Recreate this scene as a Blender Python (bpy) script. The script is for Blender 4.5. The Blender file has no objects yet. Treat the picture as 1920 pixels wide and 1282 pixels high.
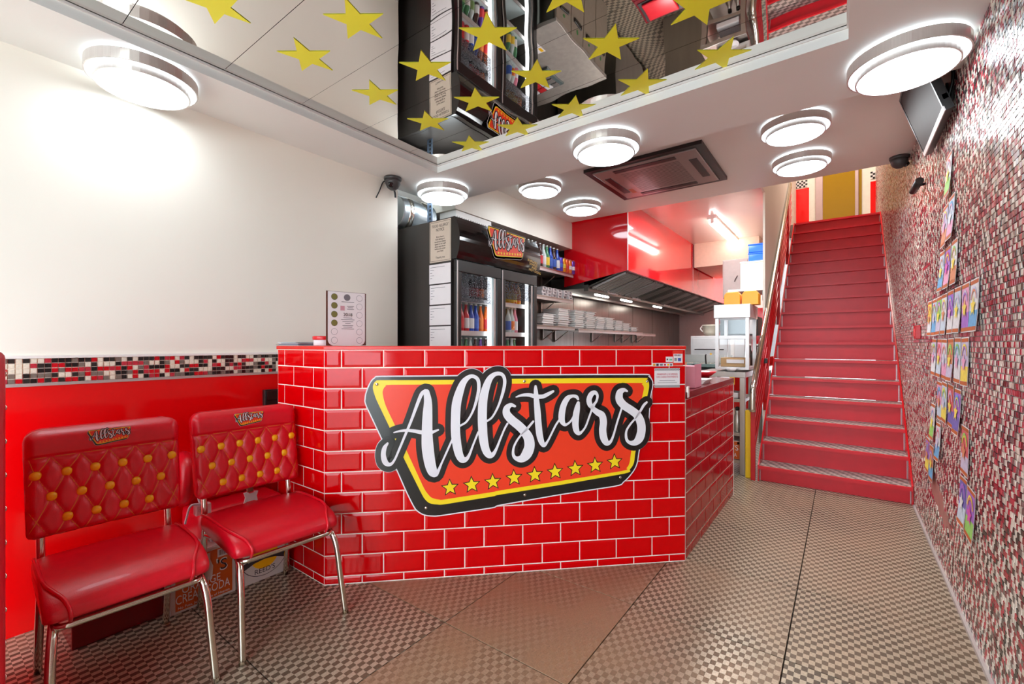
import bpy, bmesh, math, random
import numpy as np
from mathutils import Matrix, Vector
random.seed(7); np.random.seed(7)
sc = bpy.context.scene
C = sc.collection
PI = math.pi

# ------------------------------------------------------------------ camera, world, lights, exposure
F, TH, Y0, H = 836.0, 0.6385, 645.0, 1.19          # focal length (px), yaw, horizon row, eye height
cam_d = bpy.data.cameras.new('camera'); cam = bpy.data.objects.new('camera', cam_d); C.objects.link(cam)
cam_d.sensor_width = 36; cam_d.sensor_fit = 'HORIZONTAL'; cam_d.lens = F / 1920 * 36
cam_d.shift_y = (Y0 - 641) / 1920; cam_d.clip_start = 0.05
cam.location = (0, 0, H); cam.rotation_euler = (PI / 2, 0, TH)
sc.camera = cam
w = bpy.data.worlds.new('daylight'); sc.world = w; w.use_nodes = True
bg = w.node_tree.nodes['Background']; bg.inputs[0].default_value = (0.82, 0.96, 1.05, 1); bg.inputs[1].default_value = 3.7
sc.view_settings.view_transform = 'Standard'; sc.view_settings.look = 'None'
sc.view_settings.gamma = 1; sc.view_settings.use_curve_mapping = False
sc.view_settings.exposure = 1.18
LAMP = 6.0; HALO = 1.1; RIMGLOW = 3.4
sc.cycles.max_bounces = 10; sc.cycles.diffuse_bounces = 5; sc.cycles.glossy_bounces = 6
sc.cycles.transmission_bounces = 6; sc.cycles.transparent_max_bounces = 12
sc.cycles.caustics_reflective = False; sc.cycles.caustics_refractive = False
sc.cycles.sample_clamp_indirect = 6

def area(name, loc, size, power, rot=(0, 0, 0), col=(1, 1, 1), sy=None):
    d = bpy.data.lights.new(name, 'AREA'); d.energy = power; d.size = size; d.color = col
    if sy: d.shape = 'RECTANGLE'; d.size_y = sy
    o = bpy.data.objects.new(name, d); C.objects.link(o); o.location = loc; o.rotation_euler = rot
    return o
area('upstairs_lamp', (-0.1, 7.4, 5.5), 0.9, 36, col=(1, .93, .84))
area('kitchen_fill', (-1.5, 9.3, 2.74), 0.6, 24, col=(.95, .98, 1))  # unseen fill light added to brighten the far kitchen
area('stair_foot_fill', (-.26, 3.85, 2.55), 0.7, 11, col=(.93, .98, 1))  # extra fill without a fitting, added to lift floor, stairs and mosaic
area('service_fill', (-1.35, 5.4, 2.72), 0.6, 18, col=(.9, .97, 1))  # added fill for the service side, stands for no real lamp

# ------------------------------------------------------------------ measuring helpers: a point on a known wall, floor or ceiling plane
CT, ST = math.cos(TH), math.sin(TH)
def on(x, y, ax, v):
    a = (x - 960) / F; b = -(y - Y0) / F
    d = (a * CT - ST, a * ST + CT, b); o = (0, 0, H); t = (v - o[ax]) / d[ax]
    return Vector((o[0] + t * d[0], o[1] + t * d[1], o[2] + t * d[2]))
WL, WR = -2.715, 0.425                    # left wall, mosaic wall
ZS, ZU, ZK = 2.407, 2.66, 2.80            # soffit, upper ceiling, kitchen ceiling
YS, YU = 2.76, 4.76                       # where soffit and upper ceiling end
CL, CR = (-2.053, 1.211), (-0.693, 2.533) # ends of the counter front
CH = 1.18
FU = Vector((CR[0] - CL[0], CR[1] - CL[1], 0)).normalized(); FN = Vector((FU.y, -FU.x, 0))
def front(x, y):
    a = (x - 960) / F; b = -(y - Y0) / F
    d = Vector((a * CT - ST, a * ST + CT, b)); L = Vector((CL[0], CL[1], 0))
    t = FN.dot(L) / FN.dot(d); p = Vector((0, 0, H)) + t * d
    return (p - L).dot(FU), p.z

# ------------------------------------------------------------------ materials
def srgb(r, g, b):
    f = lambda c: (c / 255 / 12.92) if c <= 10.3 else ((c / 255 + .055) / 1.055) ** 2.4
    return (f(r), f(g), f(b), 1)
MATS = {}
def mat(name, rgb, rough=.5, metal=0.0, noise=0.05, nscale=20, bump=0.0, bscale=80, emit=0, coat=0, spec=.5, stretch=None, trans=0, alpha=1):
    if name in MATS: return MATS[name]
    m = bpy.data.materials.new(name); m.use_nodes = True; MATS[name] = m
    nt = m.node_tree; p = nt.nodes['Principled BSDF']; N = nt.nodes.new; L = nt.links.new
    c = srgb(*rgb)
    p.inputs['Base Color'].default_value = c; p.inputs['Roughness'].default_value = rough; p.inputs['Metallic'].default_value = metal
    p.inputs['Specular IOR Level'].default_value = spec; p.inputs['Coat Weight'].default_value = coat; p.inputs['Coat Roughness'].default_value = .05
    p.inputs['Transmission Weight'].default_value = trans; p.inputs['Alpha'].default_value = alpha
    if emit:
        p.inputs['Emission Color'].default_value = c; p.inputs['Emission Strength'].default_value = emit
    if noise or bump:
        tc = N('ShaderNodeTexCoord'); src = tc.outputs['Object']
        if stretch:
            mp = N('ShaderNodeMapping'); mp.inputs['Scale'].default_value = stretch; L(src, mp.inputs[0]); src = mp.outputs[0]
    if noise:
        n = N('ShaderNodeTexNoise'); n.inputs['Scale'].default_value = nscale; n.inputs['Detail'].default_value = 4; L(src, n.inputs['Vector'])
        h = N('ShaderNodeMapRange'); h.inputs[3].default_value = 1 - noise * 2; h.inputs[4].default_value = 1 + noise * 2
        L(n.outputs['Fac'], h.inputs[0])
        mx = N('ShaderNodeMix'); mx.data_type = 'RGBA'; mx.blend_type = 'MULTIPLY'; mx.inputs[0].default_value = 1; mx.inputs[6].default_value = c
        cb = N('ShaderNodeCombineColor'); [L(h.outputs[0], cb.inputs[i]) for i in range(3)]
        L(cb.outputs[0], mx.inputs[7]); L(mx.outputs[2], p.inputs['Base Color'])
    if bump:
        b = N('ShaderNodeTexNoise'); b.inputs['Scale'].default_value = bscale; b.inputs['Detail'].default_value = 3; L(src, b.inputs['Vector'])
        bn = N('ShaderNodeBump'); bn.inputs['Strength'].default_value = bump; bn.inputs['Distance'].default_value = .01
        L(b.outputs['Fac'], bn.inputs['Height']); L(bn.outputs[0], p.inputs['Normal'])
    return m
white_wall = mat('white paint', (243, 235, 222), .55, noise=.012, nscale=3)
ceil_m = mat('ceiling paint', (243, 242, 237), .5, noise=.012, nscale=3)
trim_w = mat('white trim', (238, 232, 226), .35, noise=.01)
grout = mat('white grout', (250, 236, 222), .8, noise=.03, nscale=60)
red_tile = mat('red glazed tile', (214, 0, 5), .09, noise=.05, nscale=30, spec=.28, coat=.0, bump=.025, bscale=14)
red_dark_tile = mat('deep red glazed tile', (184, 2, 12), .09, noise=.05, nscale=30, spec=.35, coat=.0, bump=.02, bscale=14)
red_cap = mat('red counter edge', (222, 36, 24), .3)
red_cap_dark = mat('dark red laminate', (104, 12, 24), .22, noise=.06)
red_panel = mat('red gloss laminate', (236, 1, 6), .16, noise=.03, nscale=4, coat=.3)
red_gloss = mat('red gloss panel', (206, 8, 22), .09, noise=.03, nscale=3, coat=.5, bump=.01, bscale=3)
leather = mat('red leather', (222, 8, 36), .34, noise=.06, nscale=40, bump=.12, bscale=420, coat=.15)
leather_d = mat('dark red leather', (150, 6, 22), .4, noise=.06, nscale=40, bump=.1, bscale=420)
chrome = mat('chrome', (214, 208, 196), .12, 1, noise=.03)
brushed = mat('brushed steel', (200, 196, 190), .28, 1, noise=.06, nscale=18, stretch=(1, 1, 12))
lamp_steel = mat('lamp ring steel', (214, 207, 202), .3, .55, noise=.05, nscale=30, stretch=(9, 9, .1))
steel = mat('stainless steel', (176, 168, 162), .33, 1, noise=.07, nscale=14, stretch=(1, 1, .15))
steel_wall = mat('stainless wall sheet', (124, 117, 112), .28, .9, noise=.14, nscale=6, stretch=(1, 3, .3))
steel_lt = mat('pale satin steel', (205, 198, 196), .4, .6, noise=.04)
steel_dk = mat('greasy dark steel', (112, 112, 106), .35, .9, noise=.12, nscale=8)
galv = mat('galvanised duct', (192, 200, 204), .3, .8, noise=.06, nscale=10)
black = mat('black plastic', (24, 22, 22), .35, noise=.1)
black_gl = mat('black gloss', (16, 14, 15), .12, noise=.05, coat=.4)
black_side = mat('black fridge sheet', (52, 47, 44), .3, noise=.05, nscale=6)
grey_pl = mat('grey plastic', (120, 112, 108), .4, noise=.05)
grey_dk = mat('dark grey plastic', (66, 62, 62), .4, noise=.05)
paper = mat('white paper', (234, 226, 226), .7, noise=.015)
tray_w = mat('white tray board', (250, 248, 246), .6, noise=.01)
paper_b = mat('cream paper', (208, 190, 172), .7, noise=.02)
ink = mat('dark ink', (58, 46, 48), .7, noise=0)
ink_red = mat('red ink', (196, 40, 66), .7, noise=0)
ink_grey = mat('grey ink', (120, 112, 116), .7, noise=0)
yellow = mat('yellow vinyl', (255, 253, 60), .45, noise=.01)
yellow_btn = mat('yellow button', (255, 190, 14), .35, noise=.04)
thread = mat('orange thread', (224, 120, 30), .6, noise=.05)
yellow_paint = mat('yellow paint', (250, 204, 10), .4, noise=.03)
red_paint = mat('red painted steel', (196, 10, 22), .22, noise=.04, coat=.3)
red_step = mat('red painted step', (212, 12, 32), .42, noise=.09, nscale=9, bump=.06, bscale=30)
nosing_m = mat('bright nosing line', (206, 70, 80), .45, noise=.05)
s_black = mat('sign black board', (28, 26, 26), .22, noise=.12, nscale=60, coat=.3)
s_white = mat('sign white letters', (236, 230, 234), .55, noise=.01, spec=.2)
s_yellow = mat('sign yellow', (252, 218, 34), .3, noise=.01)
s_red = mat('sign orange red', (244, 62, 32), .3, noise=.02)
kraft = mat('cardboard', (196, 156, 108), .75, noise=.05, nscale=12)
orange_m = mat('orange carton print', (214, 92, 16), .5, noise=.05)
carton_w = mat('white carton', (216, 204, 196), .6, noise=.03)
orange_tub = mat('orange tub', (248, 160, 8), .35, noise=.02)
blue_pl = mat('blue plastic', (30, 96, 214), .35, noise=.03)
cream_box = mat('cream carton', (246, 222, 196), .6, noise=.02)
gold_door = mat('gold door panel', (160, 124, 20), .15, noise=.03, nscale=3, coat=.1)
mauve = mat('door frame metal', (196, 172, 172), .35, .3, noise=.03)
pink_m = mat('pink card', (232, 150, 170), .6, noise=.03)
clear_pl = mat('clear plastic', (226, 226, 232), .15, noise=0, alpha=.45)
ribbon = mat('white strap', (226, 212, 220), .6, noise=.03)
brown_wood = mat('brown wood', (92, 50, 36), .4, noise=.12, nscale=20)
green_gl = mat('olive disc', (122, 116, 60), .4, noise=.05)
tv_glass = mat('tv screen', (70, 62, 60), .5, noise=.02, spec=.05)
rim_m = mat('lamp ceiling glow', (232, 246, 255), .4, noise=0, emit=RIMGLOW)
halo_m = mat('lamp rim glow', (232, 246, 255), .4, noise=0, emit=HALO)
disc_m = mat('lamp diffuser', (232, 246, 255), .4, noise=0, emit=LAMP)
tube_m = mat('fluorescent tube', (255, 250, 246), .4, noise=0, emit=5.5)
led_m = mat('fridge light strip', (240, 250, 255), .4, noise=0, emit=1.6)
fr_white = mat('fridge liner', (214, 224, 224), .4, noise=.02)
kit_ceil = mat('gloss kitchen ceiling', (226, 206, 196), .22, noise=.02, nscale=3, coat=.3)
paving = mat('street paving', (186, 182, 176), .8, noise=.1, nscale=5)

def glass(name, tint=(1, 1, 1), refl=.025):
    m = bpy.data.materials.new(name); m.use_nodes = True; nt = m.node_tree; nt.nodes.clear(); N = nt.nodes.new; L = nt.links.new
    o = N('ShaderNodeOutputMaterial'); mx = N('ShaderNodeMixShader'); t = N('ShaderNodeBsdfTransparent'); g = N('ShaderNodeBsdfGlossy')
    t.inputs[0].default_value = (*tint, 1); g.inputs['Roughness'].default_value = .03
    mx.inputs[0].default_value = refl; L(t.outputs[0], mx.inputs[1]); L(g.outputs[0], mx.inputs[2]); L(mx.outputs[0], o.inputs[0]); return m
pane_m = glass('pane glass')
def droplet_mat():
    """cold glass: dark clear film with small pale droplets"""
    m = bpy.data.materials.new('misted pane'); m.use_nodes = True; nt = m.node_tree; nt.nodes.clear(); N = nt.nodes.new; L = nt.links.new
    o = N('ShaderNodeOutputMaterial'); mx = N('ShaderNodeMixShader'); t = N('ShaderNodeBsdfTransparent'); d = N('ShaderNodeBsdfDiffuse')
    t.inputs[0].default_value = (.6, .6, .62, 1); d.inputs[0].default_value = (.22, .23, .25, 1)
    g = N('ShaderNodeNewGeometry'); v = N('ShaderNodeTexNoise'); v.inputs['Scale'].default_value = 150; v.inputs['Detail'].default_value = 2; L(g.outputs['Position'], v.inputs['Vector'])
    r = N('ShaderNodeMapRange'); r.inputs[1].default_value = .46; r.inputs[2].default_value = .70; L(v.outputs['Fac'], r.inputs[0])
    L(r.outputs[0], mx.inputs[0]); L(t.outputs[0], mx.inputs[1]); L(d.outputs[0], mx.inputs[2]); L(mx.outputs[0], o.inputs[0]); return m
frost_m = droplet_mat()

def mirror_mat():
    m = bpy.data.materials.new('mirror sheet'); m.use_nodes = True; nt = m.node_tree; p = nt.nodes['Principled BSDF']; N = nt.nodes.new; L = nt.links.new
    p.inputs['Base Color'].default_value = (.86, .83, .79, 1); p.inputs['Metallic'].default_value = 1; p.inputs['Roughness'].default_value = .012
    tc = N('ShaderNodeTexCoord'); n = N('ShaderNodeTexNoise'); n.inputs['Scale'].default_value = 2.6; n.inputs['Detail'].default_value = 1; L(tc.outputs['Object'], n.inputs['Vector'])
    b = N('ShaderNodeBump'); b.inputs['Strength'].default_value = .22; b.inputs['Distance'].default_value = .012; L(n.outputs['Fac'], b.inputs['Height']); L(b.outputs[0], p.inputs['Normal'])
    return m
mirror_m = mirror_mat()

def checker_floor():
    """small raised and grooved blocks; the object's colour gives the wear of each tile"""
    m = bpy.data.materials.new('block relief floor tile'); m.use_nodes = True; nt = m.node_tree; p = nt.nodes['Principled BSDF']; N = nt.nodes.new; L = nt.links.new
    g = N('ShaderNodeNewGeometry'); sx = N('ShaderNodeSeparateXYZ'); L(g.outputs['Position'], sx.inputs[0])
    def mth(op, a, b=None):
        n = N('ShaderNodeMath'); n.operation = op
        for i, v in enumerate((a, b)):
            if v is None: continue
            if isinstance(v, (int, float)): n.inputs[i].default_value = v
            else: L(v, n.inputs[i])
        return n.outputs[0]
    fx = mth('DIVIDE', mth('ADD', sx.outputs[0], 10.003), .0198); fy = mth('DIVIDE', mth('ADD', sx.outputs[1], 10.004), .0272)
    par = mth('MODULO', mth('ADD', mth('FLOOR', fx), mth('FLOOR', fy)), 2)            # 0 / 1
    rid = mth('SINE', mth('MULTIPLY', sx.outputs[0], 2 * PI / .0040))
    info = N('ShaderNodeObjectInfo'); sc_ = N('ShaderNodeSeparateColor'); L(info.outputs['Color'], sc_.inputs[0]); wear = sc_.outputs[0]
    nz = N('ShaderNodeTexNoise'); nz.inputs['Scale'].default_value = 2.3; nz.inputs['Detail'].default_value = 5; L(g.outputs['Position'], nz.inputs['Vector'])
    fine = N('ShaderNodeTexNoise'); fine.inputs['Scale'].default_value = 160; fine.inputs['Detail'].default_value = 3; L(g.outputs['Position'], fine.inputs['Vector'])
    w2 = N('ShaderNodeClamp'); L(mth('MULTIPLY', wear, mth('ADD', mth('MULTIPLY', nz.outputs['Fac'], 2.2), -.25)), w2.inputs[0])
    cl = N('ShaderNodeMix'); cl.data_type = 'RGBA'; L(par, cl.inputs[0]); cl.inputs[6].default_value = srgb(80, 69, 55); cl.inputs[7].default_value = srgb(194, 182, 160)
    wr = N('ShaderNodeMix'); wr.data_type = 'RGBA'; L(w2.outputs[0], wr.inputs[0]); L(cl.outputs[2], wr.inputs[6]); wr.inputs[7].default_value = srgb(160, 130, 102)
    mu = N('ShaderNodeMix'); mu.data_type = 'RGBA'; mu.blend_type = 'MULTIPLY'; mu.inputs[0].default_value = 1; L(wr.outputs[2], mu.inputs[6])
    cb = N('ShaderNodeCombineColor'); v = mth('ADD', mth('MULTIPLY', fine.outputs['Fac'], .9), mth('ADD', mth('MULTIPLY', nz.outputs['Fac'], .3), .42)); [L(v, cb.inputs[i]) for i in range(3)]; L(cb.outputs[0], mu.inputs[7])
    L(mu.outputs[2], p.inputs['Base Color'])
    L(mth('ADD', mth('MULTIPLY', par, -.14), .44), p.inputs['Roughness'])
    hgt = mth('ADD', mth('MULTIPLY', par, mth('SUBTRACT', 1.0, mth('MULTIPLY', w2.outputs[0], .8))), mth('MULTIPLY', mth('MULTIPLY', rid, .25), mth('SUBTRACT', 1.0, par)))
    b = N('ShaderNodeBump'); b.inputs['Strength'].default_value = .35; b.inputs['Distance'].default_value = .0012; L(hgt, b.inputs['Height']); L(b.outputs[0], p.inputs['Normal'])
    p.inputs['Metallic'].default_value = .3
    return m
floor_m = checker_floor()

def plate_mat(name, base, sc_=.03):
    """aluminium tread plate: raised dashes in two directions"""
    m = bpy.data.materials.new(name); m.use_nodes = True; nt = m.node_tree; p = nt.nodes['Principled BSDF']; N = nt.nodes.new; L = nt.links.new
    g = N('ShaderNodeNewGeometry'); mp = N('ShaderNodeMapping'); mp.inputs['Scale'].default_value = (1 / sc_ / 1.6, 1 / sc_, 1); mp.inputs['Rotation'].default_value = (0, 0, .4)
    mp.inputs['Location'].default_value = (.1, .1, .5)
    L(g.outputs['Position'], mp.inputs[0]); ch = N('ShaderNodeTexChecker'); ch.inputs['Scale'].default_value = 1; L(mp.outputs[0], ch.inputs[0])
    mx = N('ShaderNodeMix'); mx.data_type = 'RGBA'; L(ch.outputs['Fac'], mx.inputs[0]); mx.inputs[6].default_value = srgb(*[int(c * .62) for c in base]); mx.inputs[7].default_value = srgb(*base)
    L(mx.outputs[2], p.inputs['Base Color']); p.inputs['Metallic'].default_value = .5; p.inputs['Roughness'].default_value = .5
    b = N('ShaderNodeBump'); b.inputs['Strength'].default_value = .5; b.inputs['Distance'].default_value = .002; L(ch.outputs['Fac'], b.inputs['Height']); L(b.outputs[0], p.inputs['Normal'])
    return m
tread_m = plate_mat('tread plate', (196, 184, 178), .03)
kfloor_m = plate_mat('kitchen floor plate', (168, 152, 132), .028)

def mosaic_mat(name, cols):
    """glass mosaic: colour chosen by the per-tile attribute"""
    m = bpy.data.materials.new(name); m.use_nodes = True; nt = m.node_tree; p = nt.nodes['Principled BSDF']; N = nt.nodes.new; L = nt.links.new
    a = N('ShaderNodeAttribute'); a.attribute_name = 'tone'; r = N('ShaderNodeValToRGB'); r.color_ramp.interpolation = 'CONSTANT'
    e = r.color_ramp.elements
    while len(e) < len(cols): e.new(.5)
    acc = 0
    for i, (wgt, c) in enumerate(cols):
        e[i].position = acc; e[i].color = srgb(*c); acc += wgt
    L(a.outputs['Fac'], r.inputs[0])
    g = N('ShaderNodeNewGeometry'); n = N('ShaderNodeTexNoise'); n.inputs['Scale'].default_value = 120; n.inputs['Detail'].default_value = 4; L(g.outputs['Position'], n.inputs['Vector'])
    h = N('ShaderNodeMapRange'); h.inputs[3].default_value = .55; h.inputs[4].default_value = 1.45; L(n.outputs['Fac'], h.inputs[0])
    cb = N('ShaderNodeCombineColor'); [L(h.outputs[0], cb.inputs[i]) for i in range(3)]
    mx = N('ShaderNodeMix'); mx.data_type = 'RGBA'; mx.blend_type = 'MULTIPLY'; mx.inputs[0].default_value = .6; L(r.outputs[0], mx.inputs[6]); L(cb.outputs[0], mx.inputs[7])
    L(mx.outputs[2], p.inputs['Base Color']); p.inputs['Roughness'].default_value = .2; p.inputs['Specular IOR Level'].default_value = .45
    return m
COLS = [(.11, (158, 22, 44)), (.11, (182, 56, 68)), (.10, (118, 16, 34)), (.17, (34, 28, 28)), (.08, (112, 98, 92)), (.23, (228, 218, 202)), (.20, (208, 196, 180))]
mosaic_m = mosaic_mat('glass mosaic', COLS)
band_m = mosaic_mat('glass mosaic band', [(.13, (200, 10, 26)), (.10, (190, 48, 62)), (.17, (28, 24, 24)), (.16, (46, 40, 38)), (.15, (122, 108, 98)), (.29, (232, 220, 200))])

# ------------------------------------------------------------------ object helpers (geometry is given in room coordinates unless loc= is used)
def worldm(o):
    m = o.matrix_basis.copy()
    if o.parent: m = worldm(o.parent) @ o.matrix_parent_inverse @ m
    return m
def put(o, parent=None, local=False):
    C.objects.link(o)
    if parent:
        o.parent = parent
        if not local: o.matrix_parent_inverse = worldm(parent).inverted()
    return o
def tag(o, label=None, cat=None, group=None, kind=None):
    if label: o['label'] = label
    if cat: o['category'] = cat
    if group: o['group'] = group
    if kind: o['kind'] = kind
    return o
def thing(name, label, cat, loc=(0, 0, 0), rz=0, group=None):
    o = bpy.data.objects.new(name, None); o.empty_display_size = .05; C.objects.link(o); o.location = loc; o.rotation_euler = (0, 0, rz)
    return tag(o, label, cat, group)
def mesh(name, verts, faces, m, parent=None, smooth=False, local=False):
    me = bpy.data.meshes.new(name); me.from_pydata([tuple(v) for v in verts], [], faces); me.update()
    bm = bmesh.new(); bm.from_mesh(me); bmesh.ops.recalc_face_normals(bm, faces=bm.faces); bm.to_mesh(me); bm.free()
    if smooth: me.polygons.foreach_set('use_smooth', [True] * len(me.polygons))
    if m: me.materials.append(m)
    return put(bpy.data.objects.new(name, me), parent, local)
def boxv(a, b):
    x0, y0, z0 = a; x1, y1, z1 = b
    return [(x0, y0, z0), (x1, y0, z0), (x1, y1, z0), (x0, y1, z0), (x0, y0, z1), (x1, y0, z1), (x1, y1, z1), (x0, y1, z1)]
BF = [(0, 3, 2, 1), (4, 5, 6, 7), (0, 1, 5, 4), (1, 2, 6, 5), (2, 3, 7, 6), (3, 0, 4, 7)]
def bevel(o, wd, seg=2):
    bm = bmesh.new(); bm.from_mesh(o.data); bmesh.ops.bevel(bm, geom=list(bm.edges), offset=wd, segments=seg, affect='EDGES', profile=.5)
    bm.to_mesh(o.data); bm.free(); return o
def box(name, a, b, m, parent=None, bev=0, seg=2, local=False):
    a, b = [min(p, q) for p, q in zip(a, b)], [max(p, q) for p, q in zip(a, b)]
    o = mesh(name, boxv(a, b), BF, m, parent, local=local)
    if bev:
        bevel(o, bev, seg)
        if seg > 2: o.data.polygons.foreach_set('use_smooth', [True] * len(o.data.polygons))
    return o
def prism(name, poly, z0, z1, m, parent=None, M=None, bev=0, local=False):
    n = len(poly); v = [(p[0], p[1], z0) for p in poly] + [(p[0], p[1], z1) for p in poly]
    if M is not None: v = [M @ Vector(p) for p in v]
    f = [tuple(range(n - 1, -1, -1)), tuple(range(n, 2 * n))] + [(i, (i + 1) % n, n + (i + 1) % n, n + i) for i in range(n)]
    o = mesh(name, v, f, m, parent, local=local)
    if bev: bevel(o, bev)
    return o
def lathe(name, prof, m, parent=None, seg=24, at=(0, 0, 0), local=False, smooth=True):
    v, f = [], []
    for (r, z) in prof:
        for k in range(seg):
            a = 2 * PI * k / seg; v.append((at[0] + r * math.cos(a), at[1] + r * math.sin(a), at[2] + z))
    for i in range(len(prof) - 1):
        for k in range(seg):
            k2 = (k + 1) % seg; f.append((i * seg + k, i * seg + k2, (i + 1) * seg + k2, (i + 1) * seg + k))
    if prof[0][0] > 1e-4: f.append(tuple(range(seg - 1, -1, -1)))
    if prof[-1][0] > 1e-4: f.append(tuple((len(prof) - 1) * seg + k for k in range(seg)))
    o = mesh(name, v, f, m, parent, smooth, local)
    return o
def ring(name, prof, m, parent=None, seg=40, local=True):
    """closed profile swept round z"""
    v, f = [], []; n = len(prof)
    for (r, z) in prof:
        for k in range(seg):
            a = 2 * PI * k / seg; v.append((r * math.cos(a), r * math.sin(a), z))
    for i in range(n):
        j = (i + 1) % n
        for k in range(seg):
            k2 = (k + 1) % seg; f.append((i * seg + k, i * seg + k2, j * seg + k2, j * seg + k))
    return mesh(name, v, f, m, parent, False, local)
def catmull(pts, n=8):
    P = [Vector(p) for p in pts]
    if len(P) < 3: return P
    P = [P[0] * 2 - P[1]] + P + [P[-1] * 2 - P[-2]]; out = []
    for i in range(1, len(P) - 2):
        for k in range(n):
            t = k / n; a, b, c, d = P[i - 1:i + 3]
            out.append(.5 * ((2 * b) + (c - a) * t + (2 * a - 5 * b + 4 * c - d) * t * t + (3 * b - a - 3 * c + d) * t ** 3))
    return out + [P[-2]]
def tube(name, pts, r, m, parent=None, seg=10, n=6, local=False, smoothpath=True):
    P = catmull(pts, n) if smoothpath else [Vector(p) for p in pts]
    v, f = [], []; up = Vector((0, 0, 1)); prev = None
    for i, p in enumerate(P):
        t = (P[min(i + 1, len(P) - 1)] - P[max(i - 1, 0)]).normalized()
        if prev is None:
            a = t.cross(up)
            if a.length < .1: a = t.cross(Vector((1, 0, 0)))
            prev = a.normalized()
        a = (prev - t * prev.dot(t)).normalized(); prev = a; b = t.cross(a)
        for k in range(seg):
            q = 2 * PI * k / seg; v.append(p + a * (r * math.cos(q)) + b * (r * math.sin(q)))
    for i in range(len(P) - 1):
        for k in range(seg):
            k2 = (k + 1) % seg; f.append((i * seg + k, i * seg + k2, (i + 1) * seg + k2, (i + 1) * seg + k))
    f.append(tuple(range(seg - 1, -1, -1))); f.append(tuple((len(P) - 1) * seg + k for k in range(seg)))
    o = mesh(name, v, f, m, parent, True, local)
    for pl in o.data.polygons[-2:]: pl.use_smooth = False
    return o
def text(name, s, size, m, M, parent=None, align='CENTER', sx=1.0, local=False, shear=0):
    cu = bpy.data.curves.new(name, 'FONT'); cu.body = s; cu.size = size; cu.align_x = align; cu.align_y = 'CENTER'; cu.shear = shear
    cu.materials.append(m); cu.resolution_u = 3; cu.extrude = .0002
    tmp = bpy.data.objects.new(name, cu); me = bpy.data.meshes.new_from_object(tmp); bpy.data.objects.remove(tmp); bpy.data.curves.remove(cu)
    me.name = name; o = bpy.data.objects.new(name, me); o.matrix_basis = M @ Matrix.Diagonal((sx, 1, 1, 1))
    return put(o, parent, local)
def frame_m(o, x, z):
    """matrix of a plane at o with text direction x, up z"""
    x = Vector(x).normalized(); z = Vector(z).normalized(); n = x.cross(z)
    return Matrix(((x.x, z.x, n.x, o[0]), (x.y, z.y, n.y, o[1]), (x.z, z.z, n.z, o[2]), (0, 0, 0, 1)))
def quad_on(name, M, x0, x1, y0, y1, d, m, parent, local=False, th=.0006):
    v = [M @ Vector(p) for p in boxv((x0, y0, d - th), (x1, y1, d))]
    return mesh(name, v, BF, m, parent, local=local)
def star_pts(r, ri=.40, rot=PI / 2, cx=0, cy=0):
    return [(cx + (r if k % 2 == 0 else r * ri) * math.cos(rot + k * PI / 5), cy + (r if k % 2 == 0 else r * ri) * math.sin(rot + k * PI / 5)) for k in range(10)]
def arc_pts(r0, r1, a0, a1, cx, cy, n=14, sy=1):
    a = [a0 + (a1 - a0) * k / n for k in range(n + 1)]
    return [(cx + r1 * math.cos(t), cy + sy * r1 * math.sin(t)) for t in a] + [(cx + r0 * math.cos(t), cy + sy * r0 * math.sin(t)) for t in reversed(a)]
def dup(root, loc, rz=None, label=None, group=None):
    r = root.copy(); C.objects.link(r); r.location = loc
    if rz is not None: r.rotation_euler = (0, 0, rz)
    if label: r['label'] = label
    if group: r['group'] = group
    def kids(src, dst):
        for ch in src.children:
            c = ch.copy(); C.objects.link(c); c.parent = dst; kids(ch, c)
    kids(root, r); return r

# ================================================================== THE SETTING
# ---- floor and its tiles
floor = box('floor', (-3.2, -1.6, -.12), (WR + .1, 10.6, -.022), mat('dark floor joint', (46, 36, 30), .8)); tag(floor, kind='structure')
XJ = [-2.95, -2.553, -1.958, -1.368, -.772, -.178, .42]
YJ = [-1.06, -.46, .147, .754, 1.36, 1.966, 2.573, 3.18, 3.786, 4.393, 5.0]
WEAR = {(3, 4): 1.1, (3, 3): .95, (2, 4): .8, (3, 5): 1.0, (4, 4): .6, (4, 3): .55, (4, 5): .45, (2, 5): .7, (5, 3): .3, (5, 4): .15, (5, 5): .25, (2, 3): .35, (2, 2): .35, (1, 3): .1, (1, 2): .1}
for i in range(len(XJ) - 1):
    for j in range(len(YJ) - 1):
        if XJ[i + 1] < -2.5 and YJ[j] > 1.3: pass
        x0, x1, y0, y1 = XJ[i] + .0022, XJ[i + 1] - .0022, YJ[j] + .0022, YJ[j + 1] - .0022
        o = box('floor_tile', (x0, y0, -.022), (x1, y1, 0), floor_m, floor, bev=.0005, seg=1)
        wv = WEAR.get((i, j), .3); o.color = (wv, 0, 0, 1)
box('kitchen_floor_plate', (-3.1, 5.002, -.022), (-.62, 10.5, 0), kfloor_m, floor)
box('service_floor_plate', (-2.6, 3.0, 0.0), (-1.36, 5.0, .004), kfloor_m, floor)
pav = box('pavement', (-9, -11, -.2), (8, -1.6, -.1), paving); tag(pav, kind='structure')

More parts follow.
